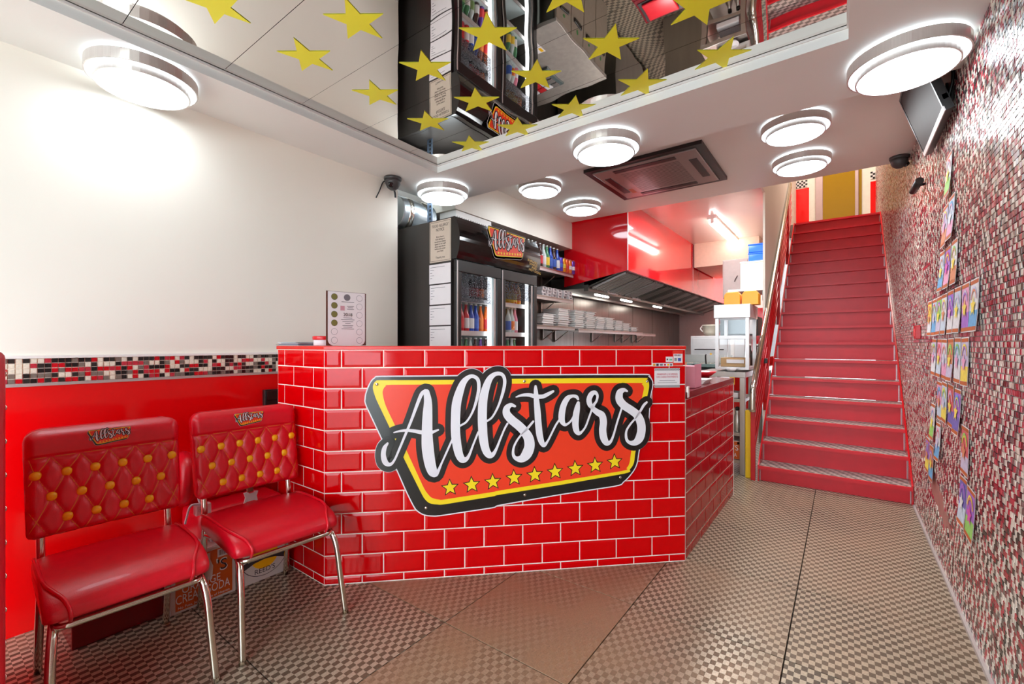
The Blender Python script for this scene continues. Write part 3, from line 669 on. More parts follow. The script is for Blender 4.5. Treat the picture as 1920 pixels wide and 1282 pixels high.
def brush(name, strokes, grow_, d0, d1, m, parent, M, local, step=.00006, nsub=7):
    """letter strokes of varying width, as raised ribbons with round ends"""
    V, Fc = [], []
    for si, s_ in enumerate(strokes):
        P = catmull([(p[0], p[1], p[2]) for p in s_], nsub); top = d1 + step * si
        base = len(V); n = len(P); Ls, Rs = [], []
        for i, p in enumerate(P):
            t = (P[min(i + 1, n - 1)] - P[max(i - 1, 0)]); t.z = 0; t.normalize(); r = p.z + grow_
            Ls.append((p.x - t.y * r, p.y + t.x * r)); Rs.append((p.x + t.y * r, p.y - t.x * r))
        def cap(i, sgn):
            p = P[i]; t = (P[min(i + 1, n - 1)] - P[max(i - 1, 0)]); a = math.atan2(t.y, t.x); r = p.z + grow_
            return [(p.x + r * math.cos(a + sgn * (PI / 2) + q * PI / 6 * 1), p.y + r * math.sin(a + sgn * (PI / 2) + q * PI / 6 * 1)) for q in range(1, 6)]
        for a_, b_ in zip(Ls, Rs): V += [M @ Vector((*a_, top)), M @ Vector((*b_, top)), M @ Vector((*a_, d0)), M @ Vector((*b_, d0))]
        for i in range(n - 1):
            a = base + i * 4; b = a + 4
            Fc += [(a, a + 1, b + 1, b), (a, b, b + 2, a + 2), (a + 1, a + 3, b + 3, b + 1)]
        for i, sgn in ((0, 1), (n - 1, -1)):
            c = cap(i, sgn); k0 = len(V); V += [M @ Vector((*q, top)) for q in c] + [M @ Vector((*q, d0)) for q in c]
            li, ri = base + i * 4, base + i * 4 + 1
            first, last = (li, ri) if sgn == 1 else (ri, li)
            tops = [first] + [k0 + q for q in range(5)] + [last]; bots = [first + 2] + [k0 + 5 + q for q in range(5)] + [last + 2]
            Fc.append(tuple(tops)); Fc += [(tops[q], tops[q + 1], bots[q + 1], bots[q]) for q in range(6)]
        # round filler at tight bends
        for i in range(0, n, 3):
            p = P[i]; r = p.z + grow_; k0 = len(V)
            V += [M @ Vector((p.x + r * math.cos(q * PI / 6), p.y + r * math.sin(q * PI / 6), top - .00035)) for q in range(12)]; Fc.append(tuple(k0 + q for q in range(12)))
    o = mesh(name, V, Fc, m, parent, local=local); o['kind'] = 'stuff'
    return o
def build_logo(parent, M, depth, detail=True, local=False):
    k = depth
    rim = brush('white_rim', STROKES, 50 * KPX, 0, k * .90, s_white, parent, M, local, 0, 4 if not detail else 6)
    prism('white_edge', grow(smooth_poly(OUT_BLACK), .006), 0, k * .92, s_white, parent, M, local=local)
    prism('black_board', smooth_poly(OUT_BLACK), 0, k, s_black, parent, M, local=local)
    prism('yellow_border', smooth_poly(OUT_YEL), k * .5, k + .0006, s_yellow, parent, M, local=local)
    prism('red_field', smooth_poly(OUT_RED), k * .5, k + .0012, s_red, parent, M, local=local)
    brush('black_outline', STROKES, 46 * KPX, 0, k + .0024, s_black, parent, M, local, .00003, 4 if not detail else 7)
    brush('white_lettering', STROKES, 0, k + .001, k + .0040, s_white, parent, M, local, .00006, 4 if not detail else 8)
    for p in STARS:
        if detail: prism('star_outline', star_pts(SR * 1.0, .46, PI / 2 + .06, *p), k, k + .0018, s_black, parent, M, local=local)
        prism('star', star_pts(SR * (.80 if detail else .95), .44, PI / 2 + .06, *p), k, k + .0024, s_yellow, parent, M, local=local)
so = Vector((*CL, 0)) + FU * SC[0] + FN * .004 + Vector((0, 0, SC[1]))
sign = thing('shop_sign', 'large cut-out shop sign with white script lettering on the counter front', 'sign', so)
MS = frame_m(so, FU, (0, 0, 1))
build_logo(sign, MS, .012)
for p in SCREWS:
    o = lathe('screw', [(.0075, 0), (.0075, .002), (.005, .0035), (.0001, .004)], chrome, sign, 12); o.data.transform(MS @ Matrix.Translation((p[0], p[1], .0132)))

# ================================================================== CHAIRS
def chair():
    t = thing('diner_chair', '', 'chair', (0, 0, 0), 0, 'red diner chairs along the left wall')
    # seat: waterfall profile, swept across the width, with bulging side cheeks
    prof = [(-.205, .372), (-.212, .41), (-.205, .452), (-.19, .466), (-.10, .474), (0, .476), (.09, .472), (.14, .460), (.187, .436), (.218, .402), (.226, .372), (.218, .346), (.200, .335), (.10, .345), (0, .352), (-.10, .358)]
    prof = [(x * .97, .362 + (z - .335) * .62) for x, z in prof]
    V, Fc = [], []; n = len(prof); ys = [-.222, -.216, -.200, -.18, -.10, 0, .10, .18, .200, .216, .222]
    for y in ys:
        e = abs(y) / .222; k = 1.0 - (.10 if e > .99 else .045 if e > .95 else .012 if e > .88 else 0); cx, cz = .01, .405
        y *= .945; crown = .006 * (1 - e * e)
        for (x, z) in prof: V.append((cx + (x - cx) * k, y, cz + (z - cz) * k + (crown if z > .425 else 0)))
    for i in range(len(ys) - 1):
        for j in range(n): Fc.append((i * n + j, i * n + (j + 1) % n, (i + 1) * n + (j + 1) % n, (i + 1) * n + j))
    Fc.append(tuple(range(n))); Fc.append(tuple((len(ys) - 1) * n + j for j in range(n)))
    mesh('seat', V, Fc, leather, t, True, True)
    for sy in (-1, 1):
        # piping swings in over the front corner
        tube('piping', [(x_ * .97, sy * y_ * .95, .362 + (z_ - .335) * .62) for x_, y_, z_ in ((-.20, .214, .462), (-.10, .214, .478), (.05, .213, .480), (.115, .206, .475), (.153, .193, .461), (.190, .175, .438), (.221, .164, .400), (.229, .161, .367), (.212, .160, .332))], .0055, leather, t, 8, local=True)
    # tufted back
    W, Z0, Z1 = .228, .507, .880; ZSEAM = .782
    def bx(z): return -.225 - (z - .5) * .16
    rows = [(.722, [-.197, -.118, -.040, .040, .118, .197]), (.643, [-.158, -.079, 0, .079, .158]), (.563, [-.118, -.040, .040, .118])]
    btn = [(y, z) for z, r in rows for y in r]
    segs = []
    d1 = .0395
    for y in [-.197 + .0788 * k for k in range(6)]:
        for sgn in (-1, 1): segs.append(((y, .722), (max(-.213, min(.213, y + sgn * d1)), ZSEAM)))
    for (ya, za), (yb, zb) in [((a, .722), (b, .643)) for a in rows[0][1] for b in rows[1][1] if abs(a - b) < .05] + [((a, .643), (b, .563)) for a in rows[1][1] for b in rows[2][1] if abs(a - b) < .05]: segs.append(((ya, za), (yb, zb)))
    for y in rows[2][1]:
        for sgn in (-1, 1): segs.append(((y, .563), (y + sgn * .033, .51)))
    for sgn in (-1, 1):
        segs.append(((sgn * .197, .722), (sgn * .214, .690))); segs.append(((sgn * .158, .643), (sgn * .214, .53))); segs.append(((sgn * .214, .60), (sgn * .17, .515)))
    def depth(y, z):
        e = max(abs(y) / W, 0); d = .034 * (1 - max(0, (e - .86) / .14) ** 2 * .85)
        d *= 1 - max(0, (z - .845) / .035) ** 2 * .85; d *= 1 - max(0, (.53 - z) / .025) ** 2 * .6
        if z > ZSEAM: d += .006 * math.sin(PI * min(1, (z - ZSEAM) / .09))
        else:
            m_ = 1e9
            for (a, b), (c, e2) in segs:
                vx, vz = c - a, e2 - b; q = max(0, min(1, ((y - a) * vx + (z - b) * vz) / (vx * vx + vz * vz))); m_ = min(m_, math.hypot(y - a - q * vx, z - b - q * vz))
            d -= .007 * math.exp(-(m_ / .009) ** 2) ; d += .003
            mb = min(math.hypot(y - a, z - b) for a, b in btn); d -= .009 * math.exp(-(mb / .022) ** 2)
        d -= .010 * math.exp(-((z - ZSEAM) / .006) ** 2)
        return d
    NY, NZ = 72, 58; V, Fc = [], []
    for j in range(NZ + 1):
        for i in range(NY + 1):
            u, q = -1 + 2 * i / NY, j / NZ; z = Z0 + (Z1 - Z0) * q
            half = W * (1 - .03 * (1 - q))
            if z > Z1 - .045: half -= .045 - math.sqrt(max(0, .045 ** 2 - (z - Z1 + .045) ** 2))
            if z < Z0 + .02: half -= .02 - math.sqrt(max(0, .02 ** 2 - (Z0 + .02 - z) ** 2))
            y = u * half; V.append((bx(z) + depth(y, z) + .010 * u * u, y, z))
    m1 = (NY + 1)
    for j in range(NZ):
        for i in range(NY): Fc.append((j * m1 + i, j * m1 + i + 1, (j + 1) * m1 + i + 1, (j + 1) * m1 + i))
    rim = [i for i in range(m1)] + [j * m1 + NY for j in range(1, NZ + 1)] + [NZ * m1 + i for i in range(NY - 1, -1, -1)] + [j * m1 for j in range(NZ - 1, 0, -1)]
    k0 = len(V); V += [(bx(V[r][2]) - .022, V[r][1] * .985, V[r][2]) for r in rim]
    for k in range(len(rim)): Fc.append((rim[k], rim[(k + 1) % len(rim)], k0 + (k + 1) % len(rim), k0 + k))
    Fc.append(tuple(k0 + k for k in range(len(rim))))
    mesh('backrest', V, Fc, leather, t, True, True)
    # stitching
    V, Fc = [], []
    def strip(a, b, wd=.0014):
        N_ = 10
        dx, dz = b[0] - a[0], b[1] - a[1]; L_ = math.hypot(dx, dz); px, pz = -dz / L_ * wd, dx / L_ * wd; k0 = len(V)
        for k in range(N_ + 1):
            y, z = a[0] + dx * k / N_, a[1] + dz * k / N_
            xx = bx(z) + depth(y, z) + .010 * (y / W) ** 2 + .0011
            V.extend([(xx, y + px, z + pz), (xx, y - px, z - pz)])
        for k in range(N_): Fc.append((k0 + 2 * k, k0 + 2 * k + 1, k0 + 2 * k + 3, k0 + 2 * k + 2))
    for a, b in segs: strip(a, b)
    for k in range(10): strip((-.214 + .0428 * k, ZSEAM), (-.214 + .0428 * (k + 1), ZSEAM))
    s_ = mesh('stitching', V, Fc, thread, t, local=True); s_['kind'] = 'stuff'
    for y, z in btn:
        o = lathe('button', [(.0155, -.003), (.0165, .004), (.0135, .0085), (.007, .011), (.0001, .0115)], yellow_btn, t, 18, local=True)
        o.matrix_basis = Matrix.Translation((bx(z) + depth(y, z) + .010 * (y / W) ** 2 + .0015, y, z)) @ Matrix.Rotation(PI / 2, 4, 'Y')
    # chrome frame
    for sy in (-1, 1):
        tube('leg', [(.02, sy * .17, .358), (.13, sy * .180, .357), (.188, sy * .188, .340), (.222, sy * .195, .28), (.248, sy * .201, .14), (.275, sy * .207, .0)], .0125, chrome, t, 12, local=True)
        tube('leg', [(-.275, sy * .188, 0), (-.245, sy * .186, .2), (-.226, sy * .184, .34), (-.232, sy * .184, .46), (-.262, sy * .184, .60), (-.285, sy * .184, .74)], .0125, chrome, t, 12, local=True)
        tube('side_rail', [(-.226, sy * .184, .34), (-.10, sy * .175, .352), (.03, sy * .17, .358)], .010, chrome, t, 10, local=True)
    tube('front_rail', [(.172, -.186, .348), (.200, -.170, .349), (.208, -.12, .350), (.208, .12, .350), (.200, .170, .349), (.172, .186, .348)], .0095, chrome, t, 10, local=True)
    # badge
    bd = bpy.data.objects.new('badge', None); 
    zb = .832; kx = .085
    Mb = Matrix.Translation((bx(zb) + .0405, 0, zb)) @ Matrix.Rotation(math.atan(.16) * -1, 4, 'Y') @ frame_m((0, 0, 0), (0, 1, 0), (0, 0, 1)) @ Matrix.Scale(kx, 4)
    b = prism('badge', smooth_poly(OUT_BLACK), -.03, .012 , s_black, t, Mb, local=True)
    build_logo(b, Mb @ Matrix.Diagonal((1, 1, 1.6, 1)), .012, False, True)
    return t
CX = -2.058
ch1 = chair(); ch1.location = (CX, .447, 0); ch1.rotation_euler = (0, 0, -.05); ch1['label'] = 'red tufted diner chair nearest the shopfront, with yellow buttons'
ch2 = dup(ch1, (CX + .005, .953, 0), -.05, 'red tufted diner chair beside the tiled counter, with yellow buttons')

# ================================================================== THINGS ROUND THE CHAIRS
bp = thing('booth_panel', 'red padded panel edge with metal studs beside the first chair', 'panel', (-1.95, .10, 0))
box('padding', (-2.40, .035, .01), (-1.62, .137, 1.175), leather, bp, bev=.02, seg=4)
for k in range(13):
    o = lathe('stud', [(.007, 0), (.006, .003), (.0001, .005)], chrome, bp, 10); o.data.transform(Matrix.Translation((-1.66, .137, .12 + .083 * k)) @ Matrix.Rotation(-PI / 2, 4, 'X'))
lb = thing('wall_box', 'low red laminate box, darkened for shade, on the floor under the first chair', 'box', (-2.55, .5, 0))
box('shell', (WL + .012, .37, .0), (-2.40, .66, .24), mat('shaded red laminate', (120, 4, 10), .2), lb, bev=.004)  # shade under the chair is put into this darker red
box('lid', (WL + .012, .36, .24), (-2.392, .67, .256), red_cap_dark, lb, bev=.003)
# drink cartons
def carton(loc, dx, dy, dz, label):
    t = thing('drink_carton', label, 'carton', loc, 0, 'drink cartons under the chairs')
    box('shell', (-dx, 0, 0), (0, dy, dz), carton_w, t, bev=.003, local=True)
    for y0, y1 in ((.004, dy / 2 - .001), (dy / 2 + .001, dy - .004)): box('flap', (-dx + .004, y0, dz), (-.004, y1, dz + .003), carton_w, t, local=True)
    return t
def MF(x, y, z): return frame_m((x, y, z), (0, 1, 0), (0, 0, 1))
c1 = carton((-2.354, .672, 0), .30, .262, .245, 'orange and white cream soda carton between the two chairs')
M1 = MF(.0005, .131, .12)
quad_on('print_panel', M1, -.112, .115, -.108, .112, .0006, orange_m, c1, True)
text('lettering', "'S", .085, paper, M1 @ Matrix.Translation((.070, .030, .0014)), c1, local=True)
text('lettering', "'S", .070, ink, M1 @ Matrix.Translation((.071, .031, .0022)), c1, local=True)
text('lettering', 'ORANGE', .050, paper, M1 @ Matrix.Translation((-.012, -.022, .0014)), c1, sx=.75, local=True)
text('lettering', 'CREAM SODA', .056, paper, M1 @ Matrix.Translation((-.004, -.062, .0014)), c1, sx=.62, local=True)
text('lettering', 'No Fuss, Just a Taste of Heaven', .016, paper, M1 @ Matrix.Translation((0, -.097, .0014)), c1, local=True)
quad_on('barcode_panel', M1, .052, .112, .070, .108, .0012, paper, c1, True)
for k in range(9): quad_on('barcode_line', M1, .058 + k * .0055, .0605 + k * .0055, .078, .103, .0018, ink, c1, True)
prism('bottle_print', [(-.005, -.02), (.03, -.02), (.034, .04), (.022, .075), (.022, .105), (.008, .105), (.006, .075), (-.008, .04)], 0, .0012, carton_w, c1, M1, local=True)
c2_ = carton((-2.354, .940, 0), .30, .255, .245, 'white spiced cider carton with black ribbon print, against the counter')
M2 = MF(.0005, .128, .12)
prism('oval_ring', [(.112 * math.cos(t * PI / 20), .098 * math.sin(t * PI / 20)) for t in range(40)], 0, .0008, ink, c2_, M2, local=True)
prism('oval_field', [(.109 * math.cos(t * PI / 20), .095 * math.sin(t * PI / 20)) for t in range(40)], 0, .0013, carton_w, c2_, M2, local=True)
prism('yellow_ring', [(.066 * math.cos(t * PI / 16), -.0 + .062 * math.sin(t * PI / 16)) for t in range(32)], 0, .0019, yellow_btn, c2_, M2, local=True)
prism('ribbon_print', [(-.125, -.045), (-.10, -.012), (-.05, .010), (0, .016), (.05, .010), (.10, -.012), (.125, -.045), (.118, -.055), (.095, -.040), (.05, -.022), (0, -.016), (-.05, -.022), (-.095, -.040), (-.118, -.055)], 0, .0026, ink, c2_, M2, local=True)
text('lettering', 'SPICED APPLE CIDER', .022, carton_w, M2 @ Matrix.Translation((0, -.003, .0034)), c2_, sx=.8, local=True)
text('lettering', "REED'S", .034, ink, M2 @ Matrix.Translation((0, -.070, .0022)), c2_, local=True)
# child seat behind the second chair
cs = thing('child_seat', 'red padded child seat with white harness, tucked behind the second chair', 'child seat', (-2.55, 1.0, 0))
box('back_pad', (-2.69, .80, .39), (-2.57, 1.195, .645), leather, cs, bev=.045, seg=5)
box('seat_pad', (-2.66, .80, .255), (-2.40, 1.195, .40), leather, cs, bev=.04, seg=5)
tube('side_roll', [(-2.62, .800, .42), (-2.53, .785, .47), (-2.50, .785, .55), (-2.53, .79, .61), (-2.62, .80, .63)], .034, leather, cs, 12)
Mq = on(380, 953, 0, -2.385)
tube('strap', [on(376, 885, 0, -2.44), on(372, 915, 0, -2.41), on(373, 935, 0, -2.395), on(377, 946, 0, -2.385)], .006, ribbon, cs, 6)
tube('strap', [on(378, 945, 0, -2.385), on(358, 948, 0, -2.39), on(350, 970, 0, -2.40), on(347, 982, 0, -2.41)], .005, ribbon, cs, 6)
tube('strap', [on(384, 962, 0, -2.385), on(391, 1000, 0, -2.385), on(396, 1015, 0, -2.385)], .005, ribbon, cs, 6)
bk = box('buckle', (-2.41, Mq.y - .03, Mq.z - .028), (-2.375, Mq.y + .034, Mq.z + .02), clear_pl, cs, bev=.005)
text('print', '000', .02, ink_grey, MF(-2.374, Mq.y - .006, Mq.z - .004), bk)
q = on(471, 926, 0, -2.37)
prism('harness_clip', [(1.25 * a_, 1.25 * b_) for a_, b_ in ((-.026, -.03), (-.016, -.024), (.012, -.024), (.026, -.03), (.022, -.008), (.028, .010), (.014, .012), (.012, .006), (-.006, .006), (-.012, .014), (-.026, .012), (-.020, -.008))], 0, .008, paper, cs, MF(-2.38, q.y, q.z - .004))
box('clip_strap', (-2.38, q.y - .018, q.z + .012), (-2.37, q.y + .010, q.z + .032), mat('brown strap', (150, 96, 76), .6), cs)
# black box on the wall
pb = thing('socket_box', 'small black box fixed on the red wall panel beside the counter', 'socket', (WL, 1.27, .87))
box('case', (WL + .006, 1.215, .80), (WL + .04, 1.345, .925), black, pb, bev=.005); box('cover', (WL + .04, 1.225, .865), (WL + .046, 1.335, .918), black_gl, pb, bev=.003)

# ================================================================== ON THE COUNTER
TZ = CH + .001
pq = thing('award_plaque', 'upright white award plaque with round stamps on the counter', 'plaque', (-2.16, 1.41, TZ))
a0, a1 = Vector((-2.182, 1.303, TZ)), Vector((-2.148, 1.522, TZ)); pu = (a1 - a0).normalized()
MP = frame_m((a0 + a1) / 2, pu, (0, 0, 1)); PW = (a1 - a0).length / 2
quad_on('back_board', MP, -PW, PW, .002, .292, -.004, brown_wood, pq, th=.006)
rr = .03
poly = [(-PW + .008, .290), (-PW + .008, rr)] + [(-PW + .008 + rr - rr * math.cos(t * PI / 12), rr + .002 - rr * math.sin(t * PI / 12)) for t in range(1, 7)] + [(PW - .008 - rr + rr * math.sin(t * PI / 12), .002 + rr - rr * math.cos(t * PI / 12)) for t in range(0, 7)] + [(PW - .008, .290)]
prism('face_sheet', poly, -.004, 0, paper, pq, MP)
for k in range(6):
    for sx in (-1, 1):
        z_ = .262 - k * .0465; x_ = sx * .070
        prism('stamp_rim', [(x_ + .0175 * math.cos(t * PI / 10), z_ + .0175 * math.sin(t * PI / 10)) for t in range(20)], 0, .0006, ink_grey, pq, MP)
        prism('stamp', [(x_ + .016 * math.cos(t * PI / 10), z_ + .016 * math.sin(t * PI / 10)) for t in range(20)], 0, .0012, green_gl if (sx < 0 and k < 4) else paper, pq, MP)
prism('crest', [(.018 * math.cos(t * PI / 10), .262 + .018 * math.sin(t * PI / 10)) for t in range(20)], 0, .0008, ink_grey, pq, MP)
text('lettering', '2018', .026, ink, MP @ Matrix.Translation((.004, .168, .0012)), pq)
for k, (wd, z_) in enumerate(((.05, .150), (.075, .140), (.06, .130), (.03, .120), (.06, .108), (.05, .100), (.07, .090), (.07, .236), (.045, .214), (.035, .206), (.045, .198))):
    quad_on('text_line', MP, .004 - wd / 2 + (.018 if k > 7 else 0), .004 + wd / 2 + (.012 if k > 7 else 0), z_, z_ + .003, .0008, ink_grey, pq)
quad_on('stamp_block', MP, -.037, -.014, .190, .216, .0008, mat('faded red ink', (206, 150, 160), .7), pq)
jr = thing('tub', 'small white tub with a red lid on the counter corner', 'tub', (-2.285, 1.345, TZ))
lathe('pot', [(.046, 0), (.05, .004), (.05, .030), (.047, .033)], paper, jr, 24, at=(-2.285, 1.345, TZ)); lathe('lid', [(.054, .033), (.055, .035), (.055, .050), (.052, .053)], mat('red lid', (214, 30, 36), .3), jr, 24, at=(-2.285, 1.345, TZ))
fl = thing('leaflet_stack', 'low stack of leaflets overhanging the left counter end', 'leaflets', (-2.42, 1.33, TZ))
for k in range(6):
    dx = random.uniform(-.008, .008); box('leaflet', (-2.555 + dx + k * .006, 1.225 + dx, TZ + k * .0032), (-2.33 + dx, 1.37 + dx, TZ + .003 + k * .0032), (paper, grey_pl, mat('blue print', (90, 110, 150), .4), paper, grey_dk, mat('pale blue print', (190, 200, 210), .35))[k], fl)

# notices on the counter front
def on_front(x0, y0, x1, y1):
    s0, z1 = front(x0, y0); s1, z0 = front(x1, y1); c = Vector((*CL, 0)) + FU * ((s0 + s1) / 2) + FN * .002 + Vector((0, 0, (z0 + z1) / 2))
    return c, (s1 - s0) / 2, (z1 - z0) / 2
c, a, b = on_front(1227, 690, 1274, 726)
nt = thing('payment_notice', 'white card payment notice with chequered borders on the counter front', 'notice', c); MN = frame_m(c, FU, (0, 0, 1))
quad_on('sheet', MN, -a, a, -b, b, .001, paper, nt, th=.003)
for q0, rws in ((b - .014, 3), (-b + .001, 3)):
    V, Fc = [], []
    for r in range(rws):
        for k in range(32):
            if (k + r) % 2: continue
            x = -a + k * a / 16; z = q0 + r * .0042; k0 = len(V); V += [MN @ Vector(p) for p in ((x, z, .0016), (x + a / 16, z, .0016), (x + a / 16, z + .0042, .0016), (x, z + .0042, .0016))]; Fc.append((k0, k0 + 1, k0 + 2, k0 + 3))
    mesh('chequer_border', V, Fc, ink, nt)['kind'] = 'stuff'
text('lettering', 'MINIMUM £10 SPEND\nON CARD PAYMENTS', .0145, ink_red, MN @ Matrix.Translation((0, .012, .0016)), nt, sx=.88)
for k, wd in enumerate((.09, .11)): quad_on('text_line', MN, -wd / 2, wd / 2, -.016 - k * .011, -.014 - k * .011, .0016, ink_grey, nt)
def sticker(x0, y0, x1, y1, label, m, bits):
    c, a, b = on_front(x0, y0, x1, y1); t = thing('sticker', label, 'sticker', c, 0, 'payment stickers on the counter front'); M = frame_m(c, FU, (0, 0, 1))
    quad_on('sheet', M, -a, a, -b, b, .0016, m, t, th=.002)
    for (u0, u1, v0, v1, mm) in bits: quad_on('print', M, -a + 2 * a * u0, -a + 2 * a * u1, -b + 2 * b * v0, -b + 2 * b * v1, .0022, mm, t)
    return t, M
t, M = sticker(1261, 657, 1280, 685, 'red and white card reader sticker at the counter corner', mat('sticker red', (232, 52, 36), .4), [(.06, .94, .18, .78, paper), (.15, .45, .64, .74, ink_red), (.5, .85, .64, .74, ink), (.5, .8, .28, .5, mat('sticker blue', (60, 90, 190), .5)), (.15, .4, .3, .5, ink_grey)])
t, M = sticker(1248, 668.5, 1261, 678.5, 'small white sticker with a black dot beside the card sticker', paper, [(.1, .3, .35, .65, ink), (.5, .9, .3, .6, mat('sticker green', (120, 190, 150), .5))])
t, M = sticker(1223, 680.5, 1261, 686.5, 'long narrow strip of card logos along the tile joint', paper, [(.02, .14, .15, .85, mat('logo amber', (230, 150, 30), .5)), (.18, .3, .15, .85, ink), (.36, .5, .2, .8, ink_grey), (.56, .66, .2, .8, ink_red), (.72, .82, .2, .8, yellow_btn), (.86, .96, .2, .8, ink_grey)])

# things on the low counter
LZ = .926
pk = thing('pink_box', 'tall pink card box on the low counter behind the sign wall', 'box', (-.76, 2.85, LZ))
box('shell', (-.815, 2.80, LZ), (-.712, 2.95, LZ + .13), pink_m, pk, bev=.002); box('open_flap', (-.815, 2.80, LZ + .13), (-.80, 2.95, LZ + .15), kraft, pk); box('open_flap', (-.715, 2.80, LZ + .13), (-.712, 2.95, LZ + .142), pink_m, pk)
tr = thing('red_dish', 'red plastic dish on the end of the low counter', 'dish', (-.85, 3.55, LZ))
lathe('dish', [(.05, 0), (.055, .002), (.095, .04), (.099, .04), (.06, .006), (.0001, .004)], mat('red plastic', (226, 24, 44), .3), tr, 24, at=(-.84, 3.50, LZ + .022)); lathe('foot', [(.06, 0), (.05, .022)], red_cap_dark, tr, 20, at=(-.84, 3.50, LZ))
pp = thing('paper_pile', 'loose white papers beside the pink box on the low counter', 'papers', (-.80, 3.15, LZ))
for k in range(5): 
    a = k * .14; box('sheet', (-.9 + k * .012, 3.06 + k * .014, LZ + k * .006), (-.735 + k * .003, 3.26 + k * .01, LZ + k * .006 + .004), paper, pp)
mt = thing('red_tray', 'red tray on a black mat at the kitchen edge of the low counter', 'tray', (-1.22, 3.72, LZ))
box('mat', (-1.36, 3.55, LZ), (-1.06, 3.85, LZ + .006), black, mt, bev=.002); box('tray', (-1.33, 3.58, LZ + .006), (-1.09, 3.82, LZ + .03), mat('red plastic', (226, 24, 44), .3), mt, bev=.01, seg=4)

# ================================================================== FRIDGE
XF = -2.20; FY0, FY1 = 2.30, 3.345
fr = thing('drinks_fridge', 'black double door drinks fridge with a lit glass front behind the counter', 'fridge', (-2.55, 2.82, 0))
def fb(n, a, b, m, p=None, **k): return box(n, a, b, m, p or fr, **k)
fb('side_panel', (-2.92, FY0, .05), (XF - .05, FY0 + .03, 2.10), black_side, bev=.003); fb('side_panel', (-2.92, FY1 - .03, .05), (XF - .05, FY1, 2.10), black_side, bev=.003)
fb('back_panel', (-2.92, FY0 + .03, .05), (-2.89, FY1 - .03, 2.10), fr_white)
fb('roof', (-2.89, FY0 + .03, 2.06), (XF - .05, FY1 - .03, 2.10), black_side)
fb('base', (-2.92, FY0, 0), (XF - .02, FY1, .30), black, bev=.003)
fb('liner_roof', (-2.89, FY0 + .03, 1.86), (XF - .06, FY1 - .03, 1.90), fr_white)
M = Matrix(((0, 0, 1, 0), (1, 0, 0, 0), (0, 1, 0, 0), (0, 0, 0, 1)))
# header: bowed profile in x-z, swept along y
hp = [(XF - .06, 1.80)] + [(XF + .035 - .05 * (abs(t - .45) / .55) ** 2.2, 1.80 + .30 * t) for t in [k / 12 for k in range(13)]] + [(XF - .06, 2.10)]
V = [(x, y, z) for y in (FY0, FY1) for x, z in hp]; n = len(hp)
hd = mesh('header', V, [tuple(range(n)), tuple(range(2 * n - 1, n - 1, -1))] + [(i, (i + 1) % n, n + (i + 1) % n, n + i) for i in range(n)], black_gl, fr)
def sgm(y, z, k, tilt=0): return frame_m((XF + .036, y, z), (0, 1, 0), (0, 0, 1)) @ Matrix.Diagonal((k, k, k * .3, 1))
badge = prism('header_logo', smooth_poly(OUT_BLACK), -.06, .012, s_black, fr, sgm(2.84, 1.975, .335))
build_logo(badge, sgm(2.84, 1.975, .335), .012, False)
for k in range(4): text('slogan', ('GOURMET BURGERS', 'DOGS', 'SHAKES', '& MORE')[k] if False else ('★' if False else ('BURGERS', 'SHAKES', 'AND', 'HOT DOGS')[k]), .030, mat('gold ink', (214, 170, 60), .4), frame_m((XF + .0365, 3.215 + .012 * k, 1.905 - .027 * k), (0, 1, -.10), (0, .1, 1)), fr, sx=1.2)
mid = (FY0 + FY1) / 2
fb('mullion', (XF - .06, mid - .02, .30), (XF - .035, mid + .02, 1.80), black)
for k, (ya, yb) in enumerate(((FY0 + .004, mid - .004), (mid + .004, FY1 - .004))):
    fw = .052; z0, z1 = .31, 1.795
    d = box('door', (XF - .03, ya, z1 - .085), (XF, yb, z1), black, fr, bev=.004)
    box('door_rail', (XF - .03, ya, z0), (XF, yb, z0 + .08), black, d, bev=.004)
    box('door_stile', (XF - .03, ya, z0 + .08), (XF, ya + fw, z1 - .085), black, d, bev=.004); box('door_stile', (XF - .03, yb - fw, z0 + .08), (XF, yb, z1 - .085), black, d, bev=.004)
    box('door_edge', (XF - .001, ya + .004, z0 + .02), (XF + .004, ya + .012, z1 - .01), steel_lt, d)
    box('pane', (XF - .020, ya + fw, z0 + .08), (XF - .016, yb - fw, z1 - .085), pane_m, d)
    box('misted_area', (XF - .015, ya + fw + .002, 1.50 if k == 0 else 1.56), (XF - .0145, yb - fw - (.06 if k == 0 else .004), z1 - .09), frost_m, d)
    box('pane_bead', (XF - .012, yb - fw - .03, z0 + .09), (XF - .006, yb - fw - .012, z1 - .09), steel_lt, d)
    box('light_strip', (XF - .075, yb - fw - .030, .40), (XF - .05, yb - fw - .012, 1.78), led_m, fr)
    fb('side_liner', (-2.88, ya + .03 if k == 0 else mid - .006, .31), (XF - .07, ya + .036 if k == 0 else mid + .006, 1.86), fr_white)
    for zz in (1.535, 1.285, 1.02, .72, .42):
        sh = fb('shelf', (-2.87, ya + .04, zz - .014), (XF - .085, yb - .04, zz), fr_white)
        box('price_rail', (XF - .085, ya + .04, zz - .030), (XF - .080, yb - .04, zz + .006), steel_lt, sh)
